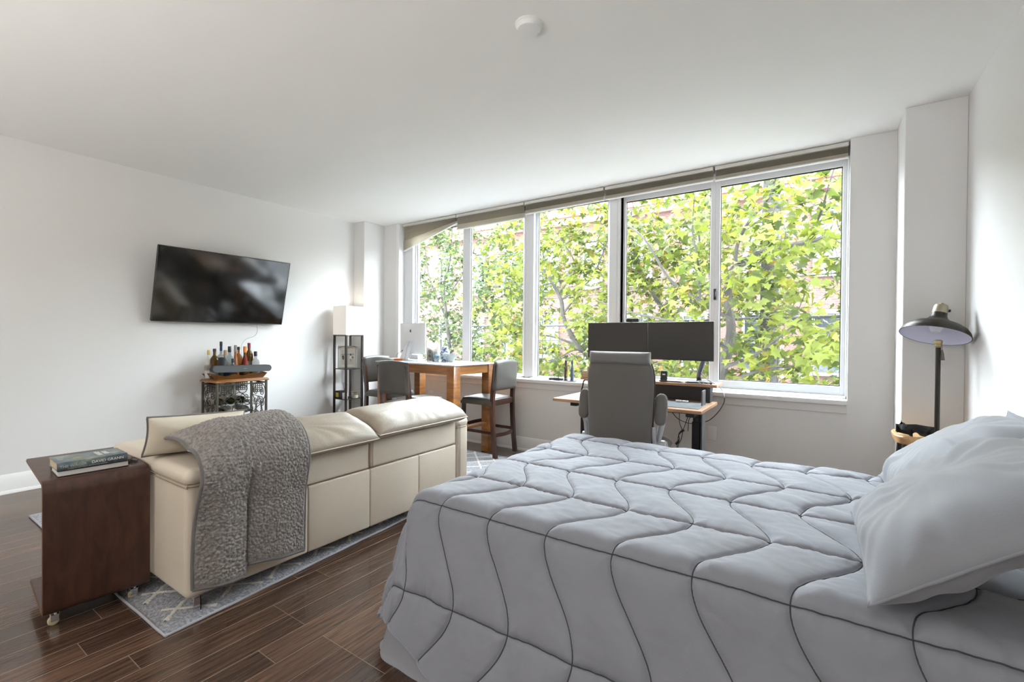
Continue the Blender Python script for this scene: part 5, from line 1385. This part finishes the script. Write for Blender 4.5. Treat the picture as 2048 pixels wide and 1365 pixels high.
def f(u, v):
    a = u*2*PI; r = math.sin(v*PI/2); return M @ V((math.cos(a)*.033*r, math.sin(a)*.056*r, .030*(1-r*r)**.5*(1+.2*math.sin(a)*r)+.002))
grid(bm, 24, 10, f, closeu=True); bmesh.ops.remove_doubles(bm, verts=bm.verts, dist=1e-4); bmesh.ops.holes_fill(bm, edges=bm.edges); obj('mouse_shell', bm, pm('mouse_gray', (.09, .09, .09), .35), t, 60)
p = at(1388, 801, 'z', DZ+.01)
for i, dx in enumerate((-.040, .012)):
    t = thing('white_remote', ('left' if i == 0 else 'right')+' one of two small white rounded bars on the felt mat', 'remote', (-.92+dx, 3.80, DZ), 0, 'white bars on the mat')
    bm = BM(); box(bm, (-.93+dx, 3.785, DZ+.0038), (-.884+dx, 3.80, DZ+.020), .006, 3); obj('bar', bm, whitep, t)
# books on a little stand at the left of the riser
cols = [(.20, .085, .04), (.32, .15, .08), (.10, .07, .06), (.28, .20, .10), (.045, .045, .05)]
names = ['red brown book at the bottom of the stack on the riser', 'tan brown book, second from the bottom of the riser stack', 'dark brown book in the middle of the riser stack', 'brown and gold book, second from the top of the riser stack', 'dark gray book on top of the stack on the riser']
z = RZ+.0005
for i, (cc, nn) in enumerate(zip(cols, names)):
    h = (.020, .018, .022, .022, .016)[i]; x0 = -1.925+(.0, .004, .0, .055, .06)[i]; Ls = (.20, .20, .19, .16, .15)[i]
    t = thing('book', nn, 'book', (x0, 3.92, z), 0, 'books stacked on the riser')
    m_ = pm('book_cover_%s' % 'abcde'[i], cc, .6); M = Matrix.Translation((x0+.07, 3.915, z)) @ Matrix.Rotation(math.radians((2, -2, 1, -3, 2)[i]), 4, 'Z')
    bm = BM(); box(bm, (0, 0, 0), (Ls, .14, .0025), .0006, 1, M); box(bm, (0, 0, h-.0025), (Ls, .14, h), .0006, 1, M); box(bm, (0, 0, 0), (.0025, .14, h), .0006, 1, M); obj('cover', bm, m_, t)
    bm = BM(); box(bm, (.0026, .003, .0026), (Ls-.003, .137, h-.0026), 0, 1, M); obj('pages', bm, pm('tan_pages', (.62, .50, .34), .8), t); z += h+.0004
t = thing('desk_lamp_clamp', 'thin black angled bracket left of the book stack on the desk', 'bracket', (-1.93, 3.9, DZ))
bm = BM(); tube(bm, spline([(-1.865, 3.93, DZ), (-1.85, 3.93, .80), (-1.835, 3.93, .855), (-1.80, 3.93, .862), (-1.76, 3.93, .860)], 6), .007, 8); obj('bracket_bar', bm, blackmetal, t)
t = thing('paper_pad', 'white papers on the left part of the desk behind the chair arm', 'paper', (-1.7, 3.75, DZ))
bm = BM(); M = Matrix.Translation((-1.67, 3.76, DZ+.0004)) @ Matrix.Rotation(.2, 4, 'Z'); box(bm, (-.10, -.07, 0), (.10, .07, .004), .0005, 1, M); obj('pad', bm, pm('white_paper', (.8, .8, .79), .6), t)
# cables
def cable(name, label, pts, r=.0032, mat=black, ends=None):
    bm = BM(); tube(bm, spline(pts, 8), r, 6)
    return tag(obj(name, bm, mat), label, 'cable')
Yc = 3.88
cable('monitor_cable', 'black cable looping out past the right end of the desk and back below',
      [at(1400, 745, 'y', 4.0), at(1418, 762, 'y', 4.0), at(1440, 775, 'y', 4.0), at(1449, 798, 'y', Yc), at(1440, 820, 'y', Yc), at(1420, 840, 'y', Yc), at(1400, 846, 'y', Yc), at(1378, 847, 'y', Yc), at(1356, 838, 'y', 3.82), at(1342, 822, 'y', 3.80)])
cable('hanging_cable', 'leftmost thin black cable hanging under the right of the desk', [at(1359, 825, 'y', 3.8), at(1359, 845, 'y', 3.8), at(1364, 862, 'y', 3.8), at(1357, 872, 'y', 3.8), at(1354, 892, 'y', 3.8), at(1352, 930, 'y', 3.8)], .003)
cable('hanging_cable', 'long black cable curving down under the desk to a bundle', [at(1378, 828, 'y', 3.8), at(1372, 845, 'y', 3.8), at(1366, 862, 'y', 3.8), at(1362, 880, 'y', 3.8), at(1356, 894, 'y', 3.8), at(1356, 930, 'y', 3.8)], .003)
cable('hanging_cable', 'short black cable end dangling under the right of the desk', [at(1386, 832, 'y', 3.8), at(1378, 840, 'y', 3.8), at(1376, 863, 'y', 3.8)], .003)
t = thing('cable_tie', 'black knot bundling the cables under the desk', 'cable tie', at(1361, 866, 'y', 3.8))
bm = BM(); tube(bm, spline([at(1368, 860, 'y', 3.8), at(1358, 868, 'y', 3.8), at(1358, 880, 'y', 3.8), at(1352, 889, 'y', 3.8)], 5), [.011, .011, .010, .008, .005, .004, .004, .004, .004, .004, .005, .008, .010, .011, .012, .012], 8); obj('tie_wrap', bm, black, t)

# ------------------------------------------------------------------ office chair
def office_chair():
    yb = 3.02; xc = -1.155
    t = thing('office_chair', 'gray fabric high back office chair with flipped up arms, back to the camera', 'office chair', (xc, 3.2, 0), math.radians(3))
    M0 = Matrix.Translation((xc, yb, 0)) @ Matrix.Rotation(math.radians(3), 4, 'Z')
    # back shell: width varies with height
    def wid(z): 
        return .216+.018*max(0, min(1, (z-.5)/.45))
    def back(sg, z0, z1, th, yo, k=1.0, p=5):
        def f(u, v):
            uu = math.sin((u-.5)*PI); vv = math.sin((v-.5)*PI); z = (z0+z1)/2+(z1-z0)/2*vv
            w_ = wid(z)*k*(1-.16*max(0, vv)**7); e = max(0, (1-abs(uu)**p)*(1-abs(vv)**9))**.5
            return M0 @ V((uu*w_, yo+.10*(uu*w_/.25)**2*.35+.05*(z-.75)*-.25+sg*th*e, z))
        return f
    bm = BM(); grid(bm, 44, 44, back(-1, .44, 1.105, .030, .0)); grid(bm, 44, 44, back(1, .44, 1.105, .030, .0), flip=True); bmesh.ops.remove_doubles(bm, verts=bm.verts, dist=1e-4); obj('back_shell', bm, shellgray, t, 80)
    bm = BM(); grid(bm, 30, 30, back(-1, .46, 1.09, .03, .055, .985)); grid(bm, 30, 30, back(1, .46, 1.09, .045, .055, .985), flip=True); bmesh.ops.remove_doubles(bm, verts=bm.verts, dist=1e-4); obj('back_cushion', bm, shelllight, t, 80)
    bm = BM(); pts = []
    for i in range(60):
        f = back(0, .445, 1.10, 0, .024, 1.0)
        q = i/60*4; s_ = int(q); r = q-s_
        u, v = [(r, 0), (1, r), (1-r, 1), (0, 1-r)][s_]; pts.append(f(u, v))
    tube(bm, pts, .0045, 6, closed=True); obj('piping', bm, pm('dark_piping', (.05, .04, .035), .8), t)
    bm = BM(); M = M0 @ Matrix.Translation((0, .02, 1.118)) @ Matrix.Rotation(math.radians(90), 4, 'X'); cushion(bm, .425, .082, .14, 50, 30, 5, .42, .01, M=M, pv=3); obj('headrest', bm, shelllight, t, 80)
    # seat
    bm = BM(); cushion(bm, .50, .50, .13, 30, 30, 6, .4, .02, M=M0 @ Matrix.Translation((0, .29, .46))); obj('seat', bm, shellgray, t, 80)
    # arms flipped up + brackets
    for s in (-1, 1):
        bm = BM(); x = s*.272-.004; 
        def f(sg):
            def g(u, v):
                uu = math.sin((u-.5)*PI); vv = math.sin((v-.5)*PI); e = max(0, (1-abs(uu)**3)*(1-abs(vv)**6))**.5
                zz = .775+.105*vv; wy = .042*(1-abs(vv)**5*.96)**.5; return M0 @ V((x+uu*wy, .08+sg*.026*e+.02*vv, zz))
            return g
        grid(bm, 20, 28, f(-1)); grid(bm, 20, 28, f(1), flip=True); bmesh.ops.remove_doubles(bm, verts=bm.verts, dist=1e-4)
        a = obj('armrest', bm, shellgray, t, 80)
        bm = BM()
        pa = [(x, .10, .69), (x-s*.0, .10, .66), (x-s*.012, .10, .60), (x-s*.022, .10, .55), (x-s*.02, .09, .52)]
        tube(bm, spline([M0 @ V(p) for p in pa], 5), [.026, .026, .025, .024, .023, .022, .021, .020, .020, .020]+[.020]*11, 10, flat=.7)
        tube(bm, spline([M0 @ V(p) for p in ((x-s*.03, .02, .66), (x-s*.032, .03, .60), (x-s*.03, .05, .53), (x-s*.02, .08, .49), (x+s*.0, .11, .48), (x+s*.02, .14, .51), (x+s*.015, .15, .55))], 6), .014, 8, flat=.8)
        tube(bm, [M0 @ V((x-s*.03, .11, .535)), M0 @ V((x+s*.022, .11, .535))], .030, 14)
        tube(bm, spline([M0 @ V(p) for p in ((x+s*.015, .16, .50), (x-s*.0, .12, .465), (x-s*.02, .10, .43), (x-s*.06, .2, .415))], 6), .022, 10, flat=.7)
        obj('arm_bracket', bm, silverp, t, 60)
    # base
    bm = BM(); M = M0 @ Matrix.Translation((0, .27, 0)); lathe(bm, [(0, .10), (.035, .10), (.035, .16), (.025, .17), (.025, .40), (0, .40)], 18, M); obj('gas_lift', bm, blackmetal, t)
    for i in range(5):
        a = 2*PI*i/5+.3; bm = BM(); tube(bm, [M @ V((0, 0, .13)), M @ V((math.cos(a)*.15, math.sin(a)*.15, .115)), M @ V((math.cos(a)*.30, math.sin(a)*.30, .075))], [.030, .024, .018], 8); g = obj('base_spoke', bm, silverp, t)
        bm = BM(); lathe(bm, [(0, -.022), (.022, -.022), (.027, -.016), (.027, .016), (.022, .022), (0, .022)], 16, M @ Matrix.Translation((math.cos(a)*.30, math.sin(a)*.30, .0275)) @ Matrix.Rotation(a, 4, 'Z') @ Matrix.Rotation(PI/2, 4, 'X')); obj('caster', bm, black, g)
office_chair()

# ------------------------------------------------------------------ nightstand corner
def nightstand():
    t = thing('nightstand', 'live edge pine stool used as nightstand with black legs in the window corner', 'nightstand', (.56, 3.74, 0))
    x0, x1, y0, y1, z = .372, .72, 3.60, 3.915, .675
    bm = BM(); n = 40
    c = V(((x0+x1)/2, (y0+y1)/2, 0)); A = []; 
    out = []
    for i in range(n):
        a = 2*PI*i/n; ca, sa = math.cos(a), math.sin(a); k = (abs(ca)**5+abs(sa)**5)**(-.2); out.append((ca*k*(x1-x0)/2*(1+.02*noise.noise(V((ca*2, sa*2, 0)))), sa*k*(y1-y0)/2*(1+.03*noise.noise(V((ca*2, sa*2, 5))))))
    lv = [(.90, z-.052), (.965, z-.045), (1.0, z-.018), (1.0, z-.006), (.97, z)]
    R_ = [[bm.verts.new(c+V((x*s, y*s, zz))) for x, y in out] for s, zz in lv]
    for P_, Q in zip(R_[:-1], R_[1:]):
        for k in range(n): bm.faces.new((P_[k], P_[(k+1) % n], Q[(k+1) % n], Q[k]))
    bm.faces.new(R_[0][::-1]); bm.faces.new(R_[-1]); obj('top', bm, pine, t, 40)
    for sx in (-1, 1):
        for sy in (-1, 1):
            bm = BM(); a = c+V((sx*.125, sy*.11, z-.05)); b = c+V((sx*.16, sy*.135, 0)); tube(bm, [a, b], [.014, .010], 8); obj('leg', bm, espresso, t)
nightstand()
NZ = .6755
def table_lamp():
    x, y = .575, 3.72
    t = thing('table_lamp', 'dark bronze lamp with wide domed shade and brass collar on the nightstand', 'table lamp', (x, y, NZ))
    bm = BM(); lathe(bm, [(0, 0), (.08, 0), (.082, .004), (.080, .014), (.02, .022), (.0, .022)], 28, Matrix.Translation((x, y, NZ))); obj('base', bm, bronze, t)
    bm = BM(); tube(bm, [(x, y, NZ+.015), (x, y, 1.215)], .0125, 14); obj('pole', bm, bronze, t)
    bm = BM(); lathe(bm, [(.014, 1.212), (.017, 1.216), (.013, 1.222), (.015, 1.232), (.020, 1.236), (.021, 1.252), (.012, 1.258), (.0, 1.258)], 18, Matrix.Translation((x, y, 0))); obj('brass_joint', bm, brass, t)
    # shade, tilted
    cx = x-.018
    M = Matrix.Translation((cx, y, 1.285)) @ Matrix.Rotation(math.radians(-8), 4, cR) @ Matrix.Rotation(math.radians(19), 4, V((cF.x, cF.y, 0)).normalized())
    prof = [(.165, -.002), (.1655, .006), (.160, .022), (.145, .044), (.118, .064), (.085, .079), (.060, .092), (.046, .107), (.038, .124), (.036, .142)]
    bm = BM(); lathe(bm, prof, 56, M); s = obj('shade', bm, bronze, t, 60)
    bm = BM(); lathe(bm, [(r_-.0025, z_-.0025 if i else z_) for i, (r_, z_) in enumerate(prof)]+[(0, .138)], 56, M); obj('shade_lining', bm, shadein, s, 60)
    bm = BM(); lathe(bm, [(.163, -.002), (.1655, -.003), (.167, .0), (.1655, .003)], 56, M); obj('rim', bm, bronze, s)
    bm = BM(); lathe(bm, [(.036, .140), (.037, .144), (.033, .190), (.030, .194), (0, .195)], 30, M); lathe(bm, [(.0, .193), (.010, .193), (.010, .207), (.0, .208)], 16, M); obj('collar', bm, pm('aged_brass', (.30, .26, .19), .45, .6), s)
    bm = BM(); lathe(bm, [(0, 0), (.008, 0), (.009, .006), (.006, .010), (0, .010)], 14, M @ Matrix.Translation((.036, -.01, .162)) @ Matrix.Rotation(PI/2, 4, 'Y')); obj('switch_knob', bm, black, s)
    bm = BM(); lathe(bm, [(0, .015), (.02, .02), (.034, .05), (.026, .08), (.014, .10), (.014, .125)], 20, M); obj('bulb', bm, pm('white_bulb', (.8, .82, .9), .3), s)
    bm = BM(); M2 = Matrix.Translation((x+.017, y-.006, 0)); lathe(bm, [(0, 1.135), (.013, 1.137), (.009, 1.175), (.004, 1.198), (0, 1.20)], 12, M2); tube(bm, [(x+.017, y-.006, 1.195), (x+.015, y-.004, 1.24)], .0015, 5); obj('pull_switch', bm, pm('knob_gray', (.10, .09, .085), .5), t)
table_lamp()
# black eye mask style pouch on the nightstand
t = thing('sleep_mask', 'black molded eye mask with curled straps on the nightstand', 'eye mask', (.47, 3.66, NZ))
bm = BM(); c = V((.47, 3.665, NZ+.038))
def f(u, v):
    a = (u-.5)*2.5; x = math.sin(a)*.095; y = .035-math.cos(a)*.05; h = .036*(1-.35*abs(math.sin(a)))
    e1 = math.exp(-((u-.28)/.14)**2)+math.exp(-((u-.72)/.14)**2)
    nose = .022*math.exp(-((u-.5)/.07)**2)*(1-v); zz = -h+2*h*v
    return c+V((x, y-.022*e1*math.sin(v*PI), zz*1.0+nose))
grid(bm, 40, 14, f); bmesh.ops.solidify(bm, geom=bm.faces[:], thickness=.006); obj('mask_shell', bm, pm('soft_black', (.02, .02, .022), .55), t, 60)
bm = BM()
def g(u, v):
    a = u*PI*1.2; return c+V((-.085+.06*u+.01*math.sin(a*2), .0+.055*math.sin(a), -.03+.045*v+.03*math.sin(a)+.0))
grid(bm, 20, 4, g); bmesh.ops.solidify(bm, geom=bm.faces[:], thickness=.003); obj('strap', bm, black, t, 60)
bm = BM(); prism(bm, [(0, 0), (.07, -.004), (.012, .045)], .003, frameM(c+V((-.07, -.03, -.002)), (1, .3, -.05), (0, .2, 1))); obj('flap', bm, pm('soft_black', (.02, .02, .022), .55), t)

# ------------------------------------------------------------------ bed
BX0, BX1, BY0, BY1 = -1.445, .70, 1.345, 2.862      # top outline of the made bed
BT = .585
t = thing('bed', 'queen bed with its head against the right wall under gray bedding', 'bed', (-.28, 2.1, 0))
bm = BM(); box(bm, (BX0+.06, BY0+.06, .30), (BX1, BY1-.06, BT-.03), .05, 5); obj('mattress', bm, pm('mattress_white', (.7, .7, .7), .8), t, 60)
bm = BM(); box(bm, (BX0+.08, BY0+.07, .14), (BX1-.02, BY1-.07, .298), .01, 2); obj('bed_base', bm, pm('bed_base_black', (.02, .02, .02), .8), t)
for x in (BX0+.20, -.3, BX1-.12):
    for y in (BY0+.2, BY1-.2):
        bm = BM(); lathe(bm, [(0, 0), (.025, 0), (.03, .14), (0, .14)], 12, Matrix.Translation((x, y, 0))); obj('leg', bm, black, t)
def drape(a, b, r, zt, flare, core, fold=0, seed=0):
    """cloth point (a, b) laid over the bed; returns position, outward normal"""
    cx_ = min(max(a, core[0]), core[1]); cyy = min(max(b, core[2]), core[3])
    dx, dy = a-cx_, b-cyy; L = math.hypot(dx, dy)
    if L < 1e-6: return V((a, b, zt)), V((0, 0, 1)), 0
    nx, ny = dx/L, dy/L; q = r*PI/2
    flare = flare*nx*nx+(flare*2.4 if dy < 0 else flare)*ny*ny
    zf = .014
    te = PI/2-math.atan(flare); q = r*te
    if L < q: h = r*math.sin(L/r); z = zt-r+r*math.cos(L/r); n = V((nx*math.sin(L/r), ny*math.sin(L/r), math.cos(L/r)))
    else:
        d = L-q; h = r*math.sin(te)+d*math.cos(te); z = zt-r+r*math.cos(te)-d*math.sin(te); n = V((nx*math.sin(te), ny*math.sin(te), math.cos(te)))
        ang = math.atan2(dy, dx)
        if fold:
            s = (a*ny*ny - b*nx*nx); k = fold*min(1, d/.3)
            h += k*(noise.noise(V((s*5, seed, 0)))+.6*noise.noise(V((s*11, seed, d*2)))) + k*1.3*abs(nx*ny)*math.sin(ang*9+seed)
    if z < zf: h += (zf-z)*.7; z = zf; n = V((nx*.3, ny*.3, 1)).normalized()
    return V((cx_+nx*h, cyy+ny*h, z)), n, L
CORE = (BX0+.085, 2.0, BY0+.085, BY1-.085)
# quilting: straight rows and serpentine columns in cloth coordinates
ROWS = [BY0+.022+.326*k for k in range(-2, 8)]
def wave_x(b, c): return c - .083*math.cos(PI*(b-ROWS[2])/.330)
CW = -1.015+.083
WAVES = [CW+.2385*k for k in range(-5, 9)]
def stitch_dist(a, b):
    ds = min(abs(b-r) for r in ROWS)
    slope = .083*PI/.33*math.sin(PI*(b-ROWS[2])/.33)
    k = 1/math.sqrt(1+slope*slope); dw = min(abs(a-wave_x(b, c)) for c in WAVES)*k
    return ds, dw
HEM_A, HEM_B0, HEM_B1 = BX0-.50, BY0-.53, BY1+.45
def comf(a, b, extra=0):
    # gathers and lean: hem rises toward the foot corner
    a0_, b0_ = a, b
    ex, ey = CORE[0]-a, CORE[2]-b
    if ex > 0 and ey > 0:
        q = math.hypot(ex, ey); q2 = q if q < .52 else .52+(q-.52)*.25
        a, b = CORE[0]-ex*q2/q, CORE[2]-ey*q2/q
    p, n, L = drape(a, b, .085, BT+.008, .15, CORE, .016, 4)
    a, b = a0_, b0_
    ds, dw = stitch_dist(a, b); d = min(ds, dw)
    puff = (.0135*(1-math.exp(-d/.032))+.0065*(1-math.exp(-(d/.007)**1.5)))*(1-.12*max(0, min(1, (L-.1)/.2)))
    tp = noise.noise(V((a*2.2, b*2.2, 7)))*.008
    wr = 0
    # puckers running across the straight seams
    wr += .0042*math.exp(-ds/.05)*(noise.noise(V((a*42, b*7, 1)))+.5*noise.noise(V((a*90, b*10, 2))))
    wr += .0016*math.exp(-dw/.04)*noise.noise(V((a*9, b*48, 3)))
    # soft diagonal wrinkles toward the pillows
    head = max(0, min(1, (a+.55)/.7))
    wr += (.0045+.013*head)*max(0, noise.noise(V((a*6+b*7, b*2.2-a*2.0, 9))))*(1-.5*min(1, L/.2))
    wr += .0035*noise.noise(V((a*9, b*9, 4)))+.0012*noise.noise(V((a*28, b*28, 6)))
    if L > .13: wr += .006*noise.noise(V((a*14*abs(n.y)+b*14*abs(n.x), 3, L*2)))*min(1, (L-.13)/.3)
    return p+n*(puff+tp+wr+extra), n
t = thing('comforter', 'gray quilted comforter with wavy stitching spread over the bed', 'comforter', (-.4, 2.1, BT))
A0, A1, B0_, B1_ = BX0-.48, .50, BY0-.535, BY1+.40
def hem_b(a):
    # near hem: hangs lower in the middle, lifted at the foot corner
    return B0_+.12*max(0, min(1, (-1.10-a)/.35))+.02*noise.noise(V((a*4, 0, 0)))
bm = BM(); NU, NV = 560, 600
def f(u, v):
    a = A0+(A1-A0)*u; b0 = hem_b(a); b = b0+(B1_-b0)*v
    p, n = comf(a, b); return p
grid(bm, NU, NV, f); o = obj('quilted_cover', bm, grayfab, t, 180, fixn=True)
md = o.modifiers.new('thickness', 'SOLIDIFY'); md.thickness = .012; md.offset = -1
if o.data.polygons[NU*NV//2].normal.z < 0: o.data.flip_normals()
bm = BM()
for r_ in ROWS:
    pts = [comf(A0+(A1-A0)*i/420, r_, .0042)[0] for i in range(421) if hem_b(A0+(A1-A0)*i/420) < r_ < B1_]
    pass
    if len(pts) > 4: tube(bm, pts, .0018, 5)
obj('straight_stitching', bm, thread, t, 80)
for c in WAVES:
    pts = []
    for i in range(361):
        b = B0_-.02+(B1_-B0_)*i/360; a = wave_x(b, c)
        if A0 < a < A1 and hem_b(a)+.005 < b < B1_: pts.append(comf(a, b, .0016)[0])
    if len(pts) > 6: bm = BM(); tube(bm, pts, .0019, 5); obj('wavy_stitching', bm, thread, t, 80)
bm = BM(); hemp = [comf(A0+(A1-A0)*i/160, hem_b(A0+(A1-A0)*i/160))[0] for i in range(161)]
tube(bm, hemp, .005, 6); tube(bm, [comf(A0, hem_b(A0)+(B1_-hem_b(A0))*i/120)[0] for i in range(121)], .005, 6)
obj('hem', bm, grayfab, t)
# flat sheet showing below the comforter at the foot corner
t = thing('flat_sheet', 'smooth gray sheet hanging out below the comforter at the foot corner', 'sheet', (-.9, 1.6, .3))
C2 = (BX0+.085, 2.0, BY0+.085, BY1-.085)
bm = BM()
def f(u, v):
    a = C2[0]-.68+u*1.22; b = C2[2]-.68+v*.82
    ex, ey = C2[0]-a, C2[2]-b
    if ex > 0 and ey > 0:
        k = .68+.015*math.sin(math.atan2(ey, ex)*8); q = math.hypot(ex, ey); mx_ = k/(max(ex, ey)/max(ex, ey)); f_ = (min(ex, ey)/max(ex, ey))
        sc_ = 1/math.hypot(1, f_); a, b = C2[0]-ex*sc_, C2[2]-ey*sc_
    p, n, L = drape(a, b, .07, BT-.025, .15, C2, .010, 9); return p+n*(-.020+.004*noise.noise(V((a*6, b*6, 2))))
grid(bm, 130, 110, f); o = obj('sheet_cloth', bm, sheetfab, t, 180); md = o.modifiers.new('thickness', 'SOLIDIFY'); md.thickness = .002
# fitted sheet visible under the pillows
t = thing('fitted_sheet', 'plain gray sheet at the head of the bed beneath the pillows', 'sheet', (.3, 2.1, .5))
bm = BM()
def f(u, v):
    a = .42+.28*u; b = BY0-.20+v*(BY1-BY0+.40)
    p, n, L = drape(a, b, .06, BT-.018, .02, (-9, 2.0, BY0+.07, BY1-.07), .004, 3); return p+n*(.004*noise.noise(V((a*7, b*7, 1))))
grid(bm, 50, 110, f); o = obj('sheet_cloth', bm, sheetfab, t, 180); md = o.modifiers.new('thickness', 'SOLIDIFY'); md.thickness = .002
# pillows
def pillow(c, ax, ay, w_, h_, th, label, seed, nm='bed_pillow', grp='bed pillows', wr=.018):
    t = thing(nm, label, 'pillow', c, 0, grp); M = frameM(c, ax, ay)
    bm = BM(); cushion(bm, w_, h_, th, 90, 90, 3.2, .55, .05, wr=wr, seed=seed, M=M, sc=7, bot=.8)
    obj('pillowcase', bm, pillowfab, t, 180)
    rim = cushion_rim(w_*1.002, h_*1.002, .05, M)
    bm = BM(); n = len(rim); cc = V(c)
    vs = []
    for i, p in enumerate(rim):
        d = (p-cc).normalized(); k = .012+.003*noise.noise(p*30); zz = M.to_3x3() @ V((0, 0, 1))
        vs.append((bm.verts.new(p-d*.006+zz*.003), bm.verts.new(p+d*k+zz*.003*noise.noise(p*25)), bm.verts.new(p-d*.006-zz*.003)))
    for i in range(n):
        j = (i+1) % n
        bm.faces.new((vs[i][0], vs[i][1], vs[j][1], vs[j][0])); bm.faces.new((vs[i][1], vs[i][2], vs[j][2], vs[j][1]))
    obj('seam_edge', bm, pillowfab, t, 180)
s_ = math.radians(37); up = (math.cos(s_), 0, math.sin(s_))
pillow((.305, 1.69, .795), up, (-.02, 1, 0), .52, .68, .20, 'large gray pillow nearest the camera leaning at the head of the bed', 1)
s2 = math.radians(36); up2 = (math.cos(s2), .04, math.sin(s2))
pillow((.445, 2.46, .785), up2, (.05, 1, 0), .52, .64, .20, 'gray pillow on the far side of the bed next to the nightstand', 2)
pillow((.615, 1.72, .79), (.10, 0, 1), (0, 1, 0), .38, .62, .12, 'gray pillow standing against the wall behind the nearest pillow', 5, wr=.004)
pillow((.63, 2.46, .765), (.10, 0, 1), (0, 1, 0), .38, .62, .10, 'gray pillow standing against the wall behind the far pillow', 6, wr=.004)
